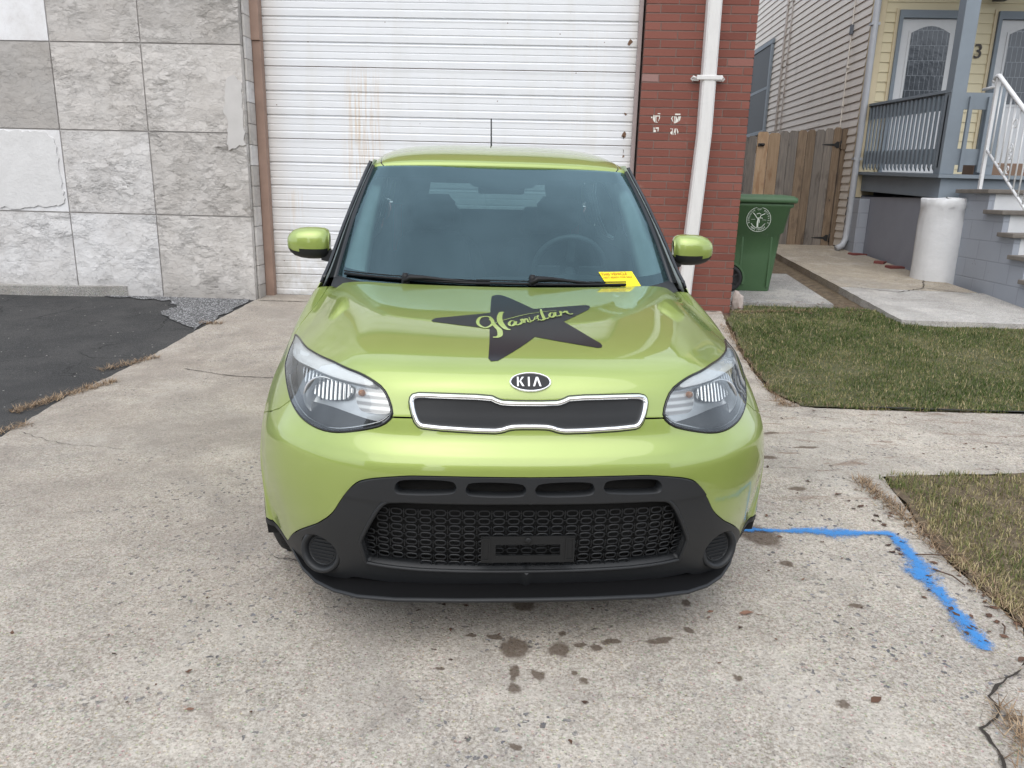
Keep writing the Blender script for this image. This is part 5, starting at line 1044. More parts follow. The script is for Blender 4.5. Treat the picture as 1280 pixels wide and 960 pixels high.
# mesh behind the lower opening
gm=MB()
g0=Vector((0,0,0))
fr_=MB(); tubeuv(fr_,OPEN,.004,.0065,8); fr_.build('mesh_frame',M_plas,clad)
opn=[(q[0],q[1]) for q in shrink2(resamp(OPEN,.05,True),.004)]
pitchx,pitchz=.0445,.0272
zc=[.345+pitchz*(k-3.55) for k in range(9)]
guess=(0,1.2)
for zi,z in enumerate(zc):
    for k in range(-14,15):
        x=k*pitchx+(0.012 if False else 0)
        u,v=BS.at((x,z),(0,2),(x/.22 if abs(x)<.42 else math.copysign(2+(abs(x)-.42)/.13,x),max(-.8,(z-.24)/.13)))
        if not in_poly([u],[v],opn)[0]: continue
        P=BS.ev(u,v); nr=BS.nrm(u,v); base=Vector(P)-Vector(nr)*.022
        tx=Vector((1,0,0)); tx=(tx-Vector(nr)*tx.dot(Vector(nr))).normalized(); tz=Vector(nr).cross(tx)*-1
        if tz.z<0: tz=-tz
        pts=[]; hw,hh=.0165,.0092
        for q in range(14):
            a=2*math.pi*q/14; c_,s_=math.cos(a),math.sin(a)
            pts.append(base+tx*(hw*math.copysign(abs(c_)**.62,c_))+tz*(hh*math.copysign(abs(s_)**.7,s_)))
        gm.tube(pts,.0021,5,closed=True)
        if not in_poly([u],[v+.0],opn)[0]: continue
        gm.tube([base+tx*hw-Vector(nr)*.003,base+tx*(pitchx-hw)-Vector(nr)*.003],.0016,4)
        if 1<zi<7: 
            w_=hw*.62; gm.add([base+tx*w_+tz*hh*.55-Vector(nr)*.004,base-tx*w_+tz*hh*.55-Vector(nr)*.004,base-tx*w_-tz*hh*.55-Vector(nr)*.009,base+tx*w_-tz*hh*.55-Vector(nr)*.009],[(0,1,2,3)])
        if zi%2==0: gm.tube([base+tx*pitchx*.5+tz*hh,base+tx*pitchx*.5-tz*(pitchz-hh)],.0016,4)
gm.build('mesh_grille',M_plas,clad)
# plate bracket
pb=MB(); u,v=BS.at((0.,.357),(0,2),(0,.9)); P=Vector(BS.ev(u,v)); Mx=Matrix.Translation(P+Vector((0,-.006,0)))@Matrix.Rotation(R_(90),4,'X')
def frame_rect(mb,x0,x1,z0,z1,ix0,ix1,iz0,iz1,d,Mx):
    for a in ((x0,x1,iz1,z1),(x0,x1,z0,iz0),(x0,ix0,iz0,iz1),(ix1,x1,iz0,iz1)): mb.box((a[0],a[2],-d),(a[1],a[3],d),M=Mx)
frame_rect(pb,-.142,.142,-.043,.043,-.098,.098,-.020,.016,.003,Mx)
for sx in (-1,1): 
    frame_rect(pb,sx*.128-.014,sx*.128+.014,-.038,.038,sx*.128-.0085,sx*.128+.0085,-.032,.032,.005,Mx)
pb.lathe([(.0,.008),(.008,.009),(.010,.006)],12,Mx@Matrix.Translation((0,.03,0)))
pb.build('plate_bracket',simple('matte_black_bracket',(.010,.0105,.011),.55,spec=.35),clad)
# recess floors of the four slots
# lower lip
lp=MB(); pl=[(0,.0,.200),(.2,.004,.199),(.4,.024,.193),(.52,.060,.185),(.60,.112,.177),(.67,.180,.172),(.725,.255,.178),(.765,.325,.196),(.79,.375,.220)]
full=[(-x,s,z) for x,s,z in pl[:0:-1]]+pl; V=[]
fz_=[(.16,.040),(.04,.012),(-.006,.005),(-.013,.003),(-.016,-.002),(-.013,-.008),(.02,-.013),(.12,-.016)]
for x,s,z in full:
    for ds_,dz in fz_: k=1-.25*abs(x); V.append((x*(1-.25*max(0,ds_)),s+ds_,z+dz*(1. if abs(x)<.5 else .8)))
m_=len(fz_)
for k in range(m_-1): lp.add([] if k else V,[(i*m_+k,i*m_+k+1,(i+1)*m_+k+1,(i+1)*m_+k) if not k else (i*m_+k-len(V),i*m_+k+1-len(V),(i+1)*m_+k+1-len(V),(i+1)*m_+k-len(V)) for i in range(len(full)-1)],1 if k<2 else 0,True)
lip=lp.build('front_lip',[M_plas,simple('shaded_black_plastic',(.005,.005,.0055),.6,spec=.2)],car)  # shelf faces get a blacker plastic that paints in the shade under the bumper
# fog lamp covers
for sx in (-1,1):
    u,v=BS.at((sx*.640,.283),(0,2),(sx*4,.3)); P=Vector(BS.ev(u,v)); ax_=Vector((sx*.36,-.92,.12)).normalized(); q=ax_.to_track_quat('Z','Y').to_matrix().to_4x4(); Mx=Matrix.Translation(P+ax_*.002)@q
    m=MB(); m.lathe([(.073,-.02),(.074,.008),(.072,.014),(.068,.018),(.061,.018),(.056,.014),(.053,.004),(.052,.0)],40,Mx); m.lathe([(.052,.0),(0,.0)],40,Mx)
    m.lathe([(.0505,.0),(.0475,.004),(.045,.0)],40,Mx)
    cv=m.build('fog_lamp_cover',M_plas,car); m=MB()
    for k in range(-3,4):
        y=k*.0115; hw=math.sqrt(max(0,.043**2-y*y))
        up=q.inverted()@Vector((0,0,1)); 
        R2=Matrix.Rotation(math.atan2(-up.x,up.y),4,'Z'); m.tube([Mx@R2@Vector((-hw,y,.004)),Mx@R2@Vector((hw,y,.004))],.0022,5)
    m.build('slat',M_plas,cv)
# ---- decal, script, emblem
def uvpanel(name,polys,mat,parent,off,d=.05,lip=0.,holes=()):
    lines_=[(p_,1) for p_ in polys]+[(h_,1) for h_ in holes]; xs=[q[0] for p_ in polys for q in p_]; ys=[q[1] for p_ in polys for q in p_]
    r=panels(BS,d,d,lines_,[('hole',h_) for h_ in holes]+[('a',p_) for p_ in polys],rect=(min(xs)-.02,max(xs)+.02,min(ys)-.02,max(ys)+.02)); return panel_obj(name,BS,r['a'],mat,parent,off=off,gap=0.,lip=lip)
STAR=[(a+.0,b) for a,b in UV['star']]
dec=uvpanel('star_decal',[STAR],M_decal,hood,.0012,.06); dec['label']='black five pointed star decal lettered Hamstar in green script'
# star outline tips rounded already in the traced outline
def ribbon(mb,pts,wmid,off):
    P=[tuple(q) for q in pts]; 
    A=np.array(P,float)
    # Catmull-Rom through the points
    Q=[]; n=len(A)
    for i in range(n-1):
        p0,p1,p2,p3=A[max(i-1,0)],A[i],A[i+1],A[min(i+2,n-1)]
        for k in range(6):
            t=k/6; Q.append(.5*((2*p1)+(-p0+p2)*t+(2*p0-5*p1+4*p2-p3)*t*t+(-p0+3*p1-3*p2+p3)*t**3))
    Q.append(A[-1]); Q=np.array(Q); X=BS.ev(Q[:,0],Q[:,1])+BS.nrm(Q[:,0],Q[:,1])*off; N_=BS.nrm(Q[:,0],Q[:,1]); V=[]; m=len(X)
    for i in range(m):
        tg=X[min(i+1,m-1)]-X[max(i-1,0)]; sd_=np.cross(N_[i],tg); sd_/=np.linalg.norm(sd_)+1e-9; w_=wmid(i/(m-1)); V+=[X[i]+sd_*w_,X[i]-sd_*w_]
    mb.add(V,[(2*i+1,2*i,2*i+2,2*i+3) for i in range(m-1)],0,True)
sb=MB(); W_={'Hl':.0050,'Hstem':.0080,'H2':.0088,'bar':.0019,'a':.0047,'m':.0034,'u':.0021,'s':.0024,'t':.0052,'t2':.0036,'a2':.0045,'r':.0042}
for i,(k,w_) in enumerate(W_.items()):
    ribbon(sb,UV['s_'+k],(lambda s,w_=w_:w_*(.55+.6*math.sin(math.pi*min(1,max(0,s*.9+.05))))),.0021+.00018*i)
scr=sb.build('script_lettering',simple('pale_green_script',(.36,.46,.13),.35,coat=.6)); scr.parent=dec
# emblem
u,v=BS.at((0,.856),(0,2),(0,7)); eP=Vector(BS.ev(u,v)); eN=Vector(BS.nrm(u,v)); eq=eN.to_track_quat('Z','Y').to_matrix().to_4x4(); EM=Matrix.Translation(eP+eN*.001)@eq
tst=EM.to_3x3()@Vector((0,1,0))
def ell(a,b,n=40): return [(a*math.cos(2*math.pi*k/n),b*math.sin(2*math.pi*k/n)) for k in range(n)]
Ea,Eb=.0625,.0315
def oval(mb,prof,n=48):
    V=[];Fc=[]
    for d,h in prof:
        for k in range(n): a=2*math.pi*k/n; V.append(EM@Vector(((Ea-d)*math.cos(a),(Eb-d)*math.sin(a),h)))
    for i in range(len(prof)-1):
        for k in range(n): Fc.append((i*n+k,i*n+(k+1)%n,(i+1)*n+(k+1)%n,(i+1)*n+k))
    mb.add(V,Fc,0,True)
mb=MB(); oval(mb,[(0,-.006),(0,.004),(.0015,.0065),(.0035,.0065),(.0055,.004)]); emb=mb.build('hood_emblem',M_chrome,car); emb['label']='oval chrome and black hood badge reading KIA'
mb=MB(); mb.add([EM@Vector((x,y,.0045)) for x,y in ell(Ea-.005,Eb-.005)],[tuple(range(40))]); mb.build('badge_field',simple('badge_black',(.012,.013,.016),.35,spec=.3),emb)
mb=MB()
def let(poly,ox):
    extrude_poly(mb,[(ox+x*.0205,(y-.5)*.030) for x,y in poly],.0022,EM@Matrix.Translation((0,0,.0044)))
let([(0,0),(.24,0),(.24,1),(0,1)],-.0400); let([(.24,.42),(.70,1),(1.02,1),(.46,.5),(.24,.38)],-.0400); let([(.30,.58),(.74,0),(1.06,0),(.50,.66)],-.0400)
let([(.0,0),(.26,0),(.26,1),(0,1)],-.0085+.001)
let([(-.05,0),(.22,0),(.58,.82),(.44,1),(.38,1)],.0085); let([(.44,1),(.72,1),(1.16,0),(.88,0),(.52,.84)],.0085)
mb.build('badge_letters',simple('silver_letter',(.8,.8,.8),.3),emb)
# ---- headlamps
t=NT('fluted_reflector'); x_,y_,z_=t.xyz(); wvf=t.math('SINE',t.math('MULTIPLY',x_,420.)); t.set(Base_Color=t.mix(t.range(wvf,-.8,.9),(.45,.46,.47),(.92,.93,.94)),Metallic=.85,Roughness=.22,Normal=t.bump(wvf,.8,.004)); M_flute=t.m
M_hous=simple('lamp_bezel_black',(.035,.036,.038),.25,spec=.6); M_hlit=simple('lamp_reflector_silver',(.62,.63,.64),.28,metal=.75,var=.2,vs=30); M_brow=simple('white_lamp_strip',(.80,.81,.82),.25,spec=.7); 
t=NT('signal_reflector'); x_,y_,z_=t.xyz(); wz=t.math('SINE',t.math('MULTIPLY',z_,330.)); t.set(Base_Color=t.mix(t.range(wz,-.6,.8),(.36,.345,.335),(.74,.73,.71)),Metallic=.6,Roughness=.22); M_sig=t.m
M_amb=simple('amber_bulb',(.5,.22,.09),.3)
for side,cls,s in (('R','lampR',1),('L','lampL',-1)):
    lens=panel_obj('headlight',BS,R[cls],M_lens,car,off=.002,gap=.004,lip=.0)
    lp_=lampR if s>0 else lampL
    tb=MB(); tubeuv(tb,[tuple(q) for q in shrink2(resamp(lp_,.06,True),.0025)],.0005,.0035,6); tb.build('lamp_seal',M_gloss,lens)
    mm=(lambda P:P) if s>0 else mir
    hz=liner([tuple(q) for q in shrink2(resamp(lp_,.06,True),.004)],.040,'lamp_housing',lens,M_hlit,.08)
    low_=[tuple(q) for q in shrink2(resamp(lp_,.06,True),.005)]; rr_=panels(BS,.08,.08,[(low_,1),([(s*q_,5.62+.13*(q_-2)+.10*math.sin(q_*2.2)) for q_ in np.linspace(1.7,7,50)],0)],[('a',lambda u,v,P_=low_:in_poly(u,v,P_)&(v<5.62+.13*(np.abs(u)-2)+.10*np.sin(np.abs(u)*2.2)))],rect=(min(q[0] for q in low_)-.05,max(q[0] for q in low_)+.05,min(q[1] for q in low_)-.02,max(q[1] for q in low_)+.05)); panel_obj('lamp_bezel',BS,rr_['a'],M_hous,lens,off=-.034,gap=0,lip=.006)
    # side walls of the bowl
    m=MB(); A=shrink2(resamp(lp_,.06,True),.003); Q0=BS.ev(A[:,0],A[:,1]); NN_=BS.nrm(A[:,0],A[:,1]); B_=shrink2(resamp(lp_,.06,True),.008); Q1=BS.ev(B_[:,0],B_[:,1])-NN_*.042; n=len(Q0)
    m.add(Q0.tolist()+Q1.tolist(),[(i,(i+1)%n,(i+1)%n+n,i+n) for i in range(n)],0,True); m.build('lamp_wall',M_hous,hz)
    uvpanel('lamp_eyebrow',[mm(sm(UV['brow'],1))],M_brow,lens,-.003,.06,.03)
    bw_=uvpanel('reflector_bowl',[mm(sm(UV['bowl'],1))],M_flute,lens,-.022,.06,.012)
    uvpanel('signal_reflector',[mm(sm(UV['sig'],1))],M_sig,lens,-.020,.06,.012)
    cu,cv_=np.array(UV['bowl']).mean(0); cP=Vector(BS.ev(s*cu,cv_-.35)); nR=Vector(BS.nrm(s*cu,cv_-.35)); fw=(Vector((s*.25,-1,.05))).normalized(); q=fw.to_track_quat('Z','Y').to_matrix().to_4x4()
    m=MB(); m.lathe([(.066,.0),(.067,.006),(.062,.009),(.059,.0),(.045,-.018),(.02,-.026),(.0,-.028)],36,Matrix.Translation(cP-nR*.040)@q); m.build('projector_ring',M_hlit,lens)
    m=MB(); m.lathe([(0,.018),(.008,.014),(.009,.0)],14,Matrix.Translation(cP-nR*.040)@q); m.build('bulb',M_chrome,lens)
    # bright lower edge line
    k0,k1=(11,18); lowl=[lampR[i] for i in range(len(lampR))]; tb=MB(); seg=[tuple(q) for q in shrink2(resamp(lp_,.06,True),.013)]
    nseg=len(seg); pts_=[q for q in seg if q[1]<5.9+.35*(abs(q[0])>5)]; 
    i0=next(i for i in range(nseg) if not(seg[i][1]<5.9+.35*(abs(seg[i][0])>5))); rot=seg[i0:]+seg[:i0]; pts_=[q for q in rot if q[1]<5.9+.35*(abs(q[0])>5)]
    tubeuv(tb,pts_,-.008,.0035,6,closed=False); tb.build('chrome_edge',M_chrome,lens)
    m=MB(); su,sv=np.array(UV['sig']).mean(0); P=Vector(BS.ev(s*(su+.25),sv+.22)); n_=Vector(BS.nrm(s*su,sv)); m.lathe([(0,.012),(.009,.008),(.011,-.004)],12,Matrix.Translation(P-n_*.018)@n_.to_track_quat('Z','Y').to_matrix().to_4x4()); m.build('signal_bulb',M_amb,lens)
# ---- body sides and tail
half=[(0,4.14,0,1),(.35,4.13,.25,1),(.65,4.085,.5,.95),(.83,3.99,.85,.7),(.885,3.85,1,.35),(.90,3.5,1,0),(.902,3.0,1,0),(.903,2.4,1,0),(.902,1.8,1,0),(.902,1.345,1,0)]
lv=[.20,.34,.5,.7,.9,1.03,1.3,1.54]; ix=[.045,.004,.0,.004,.027,.085,.152,.222]; is_=[.06,.0,0,.01,.03,.06,.11,.20]
G=[]
for z,a,b in zip(lv,ix,is_):
    h=[(x-a*wx,s-b*ws,z) for x,s,wx,ws in half]; G.append([(-x,s,zz) for x,s,zz in h[:0:-1]]+h)
SS=Surf(G,-9,0,-1)
pc=SS.ev(8.,3.); nc=SS.nrm(8.,3.)
if nc[0]<0: SS.sign=1
def szu(P):   # side outline given as (s,z) -> parameters on the right flank
    o=[]
    for s_,z in P:
        ks=[(4.14,0),(4.0,3),(3.85,4),(3.5,5),(3.0,6),(2.4,7),(1.8,8),(1.345,9)]; g=8.
        for (a,ka),(b,kb) in zip(ks,ks[1:]):
            if b<=s_<=a: g=ka+(a-s_)/(a-b)*(kb-ka)
        if s_<1.345: g=8.95
        gv=np.interp(z,lv,range(8)); o.append(SS.at((s_,z),(1,2),(g,float(gv))))
    return o
def xzu(P): return [SS.at((x,z),(0,2),(x/.35 if abs(x)<.7 else 2.5*math.copysign(1,x),float(np.interp(z,lv,range(8))))) for x,z in P]
rs_=lambda P,st=.08:resamp(P,st,True)
w1=szu(rs_(sm([(1.72,1.065),(2.50,1.09),(2.50,1.475),(2.20,1.465)],1))); w2=szu(rs_(sm([(2.62,1.095),(3.36,1.13),(3.34,1.485),(2.62,1.48)],1))); w3=szu(rs_(sm([(3.46,1.16),(3.76,1.2),(3.68,1.45),(3.46,1.48)],1)))
blk=szu(rs_([(1.50,1.035),(2.5,1.06),(3.42,1.095),(3.42,1.53),(2.12,1.53),(1.98,1.44)]))
pil=[(9.01,5.0),(9.01,7.01)]; a_=szu([(1.36,1.03),(1.5,1.14),(1.7,1.29),(1.9,1.44),(2.03,1.535)]); drop=[(9,4.95),(9,7),(a_[-1][0],7)]+a_[::-1]
arc=[(3.42+AR*math.cos(a),.335+AR*math.sin(a)) for a in np.linspace(0,2*math.pi,40,endpoint=False)]; arc=[(s_,max(z,.205)) for s_,z in arc]; arch_=szu(arc); arch_=[(u,v if v>.05 else 0.) for u,v in arch_]
fd=szu(rs_([(1.43,1.03),(1.42,.6),(1.47,.32),(2.50,.32),(2.54,.7),(2.56,1.53),(2.1,1.53)])); rd=szu(rs_([(2.565,1.53),(2.545,.7),(2.505,.32),(3.0,.32),(3.05,.62),(3.25,.78),(3.40,1.0),(3.42,1.53)])); sk=szu(rs_([(1.36,.205),(3.02,.205),(3.02,.315),(1.36,.315)]))
rw=xzu(rs_([(-.50,1.25),(.50,1.25),(.45,1.47),(-.45,1.47)])); tg=xzu(rs_([(-.60,.62),(.60,.62),(.64,1.0),(.55,1.51),(-.55,1.51),(-.64,1.0)]))
tl=xzu(rs_([(.67,.92),(.76,.92),(.74,1.3),(.66,1.3)]))
lines=[(q,1) for q in (w1,w2,w3,blk,arch_,fd,rd,rw,tg,tl,drop)]; lines+=[(mir(q),1) for q in (w1,w2,w3,blk,arch_,fd,rd,tl,drop)]
cl=[]
for n_,q in (('drop',drop),('arch',arch_),('w1',w1),('w2',w2),('w3',w3),('tl',tl),('blk',blk),('fd',fd),('rd',rd)): cl+=[(n_+'R',q),(n_+'L',mir(q))]
cl.insert(10,('blkR',lambda u,v:(u>5.1)&(v>5.02)&((u>7.35)|(v>6.2))|(u>8.15)&(v>4.72))); cl.insert(10,('blkL',lambda u,v:(u<-5.1)&(v>5.02)&((u<-7.35)|(v>6.2))|(u<-8.15)&(v>4.72)))
cl+=[('rw',rw),('tg',tg),('rest',None)]
S_=panels(SS,.14,.12,lines,cl)
panel_obj('body_shell',SS,S_['rest'],M_paint,car,lip=.003)
for sd_ in 'RL':
    d=panel_obj('front_door',SS,S_['fd'+sd_],M_paint,car,lip=.003); g_=panel_obj('window_glass',SS,S_['w1'+sd_],M_sideg,d,off=-.004,gap=.0,lip=0)
    d2=panel_obj('rear_door',SS,S_['rd'+sd_],M_paint,car,lip=.003); panel_obj('window_glass',SS,S_['w2'+sd_],M_sideg,d2,off=-.004,gap=0,lip=0); panel_obj('quarter_glass',SS,S_['w3'+sd_],M_sideg,car,off=-.004,gap=0,lip=0)
    panel_obj('window_surround',SS,S_['blk'+sd_],M_gloss,car,off=.001)
    panel_obj('tail_light',SS,S_['tl'+sd_],simple('red_lamp_lens',(.4,.02,.015),.15),car)
    s=1 if sd_=='R' else -1
    for dd,y in ((d,2.42),(d2,3.28)):
        m=MB(); m.tube([(s*.895,y-.09,.93),(s*.925,y-.07,.935),(s*.925,y+.07,.94),(s*.895,y+.09,.94)],.012,8); m.build('door_handle',M_paint,dd)
tgo=panel_obj('tailgate',SS,S_['tg'],M_paint,car); panel_obj('rear_window',SS,S_['rw'],M_rearg,tgo,off=-.004,gap=0,lip=0)
# inner linings so that the cabin is not see-through green
def lining(cls,name,mat,off=-.03):
    for c in cls:
        if len(S_[c][1]): panel_obj(name,SS,S_[c],mat,car,off=off,gap=-.012,lip=0)
lining(['fdR','fdL','rdR','rdL','rest','tg'],'inner_trim',M_int); lining(['blkR','blkL'],'pillar_trim',M_lt,-.02)
# ---- windshield, pillars, roof
wb=[(0,1.125,.975),(.25,1.14,.975),(.48,1.195,.978),(.66,1.285,.985),(.775,1.385,1.0)]; wt=[(0,1.935,1.518),(.22,1.94,1.518),(.42,1.955,1.517),(.57,1.985,1.514),(.668,2.03,1.508)]
G=[]
for k in range(6):
    t_=k/5; bul=math.sin(math.pi*t_)*.022; h=[]
    for b,e_ in zip(wb,wt): h.append((b[0]+(e_[0]-b[0])*t_+.004*math.sin(math.pi*t_),b[1]+(e_[1]-b[1])*t_-bul*.55,b[2]+(e_[2]-b[2])*t_+bul*.8))
    G.append([(-x,s,z) for x,s,z in h[:0:-1]]+h)
WS=Surf(G,-4,0,1)
if WS.nrm(0.,2.5)[1]>0: WS.sign=-1
CLR=[(-3.80,.62),(-3.66,.52),(-2,.52),(0,.52),(2,.52),(3.66,.52),(3.80,.62),(3.72,4.25),(3.5,4.40),(1.05,4.45),(.8,4.30),(.62,4.02),(.2,3.93),(-.2,3.93),(-.62,4.02),(-.8,4.30),(-1.05,4.45),(-3.5,4.40),(-3.72,4.25)]
r_=panels(WS,.2,.2,[(CLR,1)],[('clear',CLR),('frit',None)])
full_=(r_['clear'][0],np.concatenate([r_['clear'][1],r_['frit'][1]]))
ws=panel_obj('windshield',WS,full_,M_wsg,car,gap=0,lip=0)
panel_obj('frit_band',WS,r_['frit'],M_gloss,ws,off=-.004,gap=0,lip=0)
t=bpy.data.materials.new('shade_band'); shade=glass('shade_band_tint',(.30,.33,.36),0)
SB=[(-3.72,4.0),(3.72,4.0),(3.72,4.6),(-3.72,4.6)]
# yellow notice on the glass
uvq=[WS.at(p_,(0,2),(2,.4)) for p_ in ((.405,1.062),(.567,1.062),(.60,1.003),(.50,1.003),(.478,1.015),(.43,1.018))]
t=NT('yellow_notice'); t.set(Base_Color=(.86,.72,.01),Roughness=.55); M_yel=t.m
def ws_flat(poly,mat,name,parent,off): 
    r2=panels(WS,.08,.08,[(poly,1)],[('a',poly)],rect=(min(q[0] for q in poly)-.05,max(q[0] for q in poly)+.05,min(q[1] for q in poly)-.05,max(q[1] for q in poly)+.05)); return panel_obj(name,WS,r2['a'],mat,parent,off=off,gap=0,lip=0)
st_=ws_flat(uvq,M_yel,'notice_sticker',ws,.002); st_['label']='torn bright yellow notice stuck at the driver side foot of the windshield'
u,v=WS.at((.50,1.035),(0,2),(2,.5)); P=Vector(WS.ev(u,v)); n_=Vector(WS.nrm(u,v)); q=n_.to_track_quat('Z','Y').to_matrix().to_4x4()
xa=(q.to_3x3().inverted()@Vector((1,.35,0)).normalized()); Mz=Matrix.Translation(P+n_*.004)@q@Matrix.Rotation(math.atan2(xa.y,xa.x),4,'Z')
M_red=simple('red_brown_print',(.40,.10,.01),.6)
for tx,dx,dy,sz in (('THIS VEHICLE',-.018,.026,.022),('NOT READY FOR SALE',-.006,.006,.0145)):
    text_mesh('notice_text',tx,sz,M_red,st_,Mz@Matrix.Translation((dx,dy,0)),.0002,sx=1.0)
# A pillars
for s in (1,-1):
    m=MB(); V=[]
    for k in range(13):
        t_=k/12*4.999; g=Vector(WS.ev(4.*s*.9999,t_)); nz=Vector(WS.nrm(3.98*s,t_)); 
        for dx,ds_,dz in ((-.016,-.008,.004),(-.004,-.010,.010),(.020,.002,.008),(.034,.03,.0),(.038,.10,-.012),(.0,.10,-.02),(-.016,.02,-.02)): V.append(g+Vector((s*dx,ds_,dz)))
    m.add(V,[(i*7+k,i*7+(k+1)%7,(i+1)*7+(k+1)%7,(i+1)*7+k) for i in range(12) for k in range(7)],0,True); m.build('a_pillar',M_gloss,car)
    m=MB(); V=[]
    for k in range(13):
        t_=.35+k/12*4.4; g=Vector(WS.ev(3.86*s,t_))
        for dx,ds_,dz in ((-.0,.012,-.012),(-.095+.045*k/12,.055,-.02),(-.11+.055*k/12,.13,-.04),(-.03,.20,-.06)): V.append(g+Vector((s*dx,ds_,dz)))
    m.add(V,[(i*4+k,i*4+k+1,(i+1)*4+k+1,(i+1)*4+k) for i in range(12) for k in range(3)],0,True); m.build('pillar_trim',M_lt,car)
rx=[(0,0),(.22,-.001),(.42,-.010),(.56,-.030),(.635,-.058),(.672,-.092),(.69,-.125)]
rows=[(1.925,1.522,-.0),(1.97,1.553,0),(2.15,1.602,0),(2.5,1.648,0),(2.9,1.672,0),(3.4,1.680,0),(3.8,1.665,0),(4.02,1.63,0),(4.05,1.60,0)]
G=[]
for i,(s_,z,_) in enumerate(rows):
    sc_=min(1,.22+.26*i) if i<3 else 1; h=[]
    for x,dz in rx:
        sh=(.10*(x/.69)**2.2)*(1 if i==0 else .85 if i==1 else .4 if i==2 else 0); wd=1.0+.015*min(i,4)/4-.02*(i>6)
        h.append((x*wd*(.985 if i==0 else 1),s_+sh,z+dz*(.12 if i==0 else .45 if i==1 else .8 if i==2 else 1)-(.006*(x/.69)**2 if i==0 else 0)))
    G.append([(-x,s,zz) for x,s,zz in h[:0:-1]]+h)
RS=Surf(G,-6,0,1)
if RS.nrm(0.,4.)[2]<0: RS.sign=-1
dl=[(3.55,0),(3.62,1),(3.72,2),(3.75,7.2)]; dr=[(3.68,0),(3.75,1),(3.85,2),(3.88,7.2)]; DIT=[(3.60,0.0),(3.66,1),(3.74,2),(3.77,7.3),(3.90,7.3),(3.87,2),(3.78,1),(3.70,0.0)]
r_=panels(RS,.16,.16,[(DIT,1),(mir(DIT),1)],[('d',DIT),('d',mir(DIT)),('roof',None)])
rf=panel_obj('roof',RS,r_['roof'],M_paint,car,gap=.0,lip=.02); panel_obj('roof_molding',RS,r_['d'],M_gloss,rf,off=-.003,gap=0,lip=.0)
panel_obj('headliner',RS,r_['roof'],M_head,car,off=-.035,gap=.01,lip=0)
m=MB(); bx=Vector(RS.ev(-.22,6.6)); bx=Vector((.01,3.62,1.668)); m.lathe([(.0,.022),(.012,.02),(.022,.008),(.034,.0),(.036,-.01)],16,Matrix.Translation(bx)@Matrix.Diagonal((1,1.8,1,1))); m.tube([bx+Vector((0,0,.015)),bx+Vector((0,.05,.11)),bx+Vector((0,.10,.235))],[.006,.0055,.005],8); m.build('antenna',M_plas,car)
# ---- cowl and wipers
M_blackp=simple('satin_black',(.007,.007,.008),.45,spec=.3)
m=MB(); V=[]
for k in range(21):
    u=-4+8*k/20; g=Vector(WS.ev(u,0.02)); 
    for ds_,dz in ((-.10,-.02),(-.05,-.004),(.012,.014),(.03,.02)): V.append(g+Vector((0,ds_,dz)))
m.add(V,[(i*4+k,i*4+k+1,(i+1)*4+k+1,(i+1)*4+k) for i in range(20) for k in range(3)],0,True); m.build('cowl_panel',M_plas,car)
def wsp(x,z,off): 
    u,v=WS.at((x,z),(0,2),(x*5.3,1.)); return Vector(WS.ev(u,v))+Vector(WS.nrm(u,v))*off
for (xp,zp,xe,ze,x0,x1,zb0,zb1) in ((-.42,1.025,-.12,1.015,-.72,-.08,1.022,1.008),(.12,1.03,.42,1.012,-.14,.52,1.012,1.006)):
    m=MB(); m.tube([wsp(xp-.03,zp-.022,.015),wsp(xp,zp-.010,.024),wsp(xp+.06,zp-.008,.022),wsp(xp+.18,(zp+ze)/2-.006,.016),wsp(xe,ze-.003,.011)],[.013,.015,.010,.006,.004],8); m.lathe([(.0,.016),(.012,.014),(.017,.0),(.018,-.03)],16,Matrix.Translation(wsp(xp-.02,zp-.008,.026))); wp=m.build('wiper_arm',M_blackp,car)
    m=MB(); n=10; m.tube([wsp(x0+(x1-x0)*k/n,zb0+(zb1-zb0)*k/n,.010) for k in range(n+1)],.0065,6); m.tube([wsp(x0+(x1-x0)*k/n,zb0+(zb1-zb0)*k/n+.007,.016) for k in range(n+1)],.003,5); m.build('wiper_blade',M_blackp,wp)
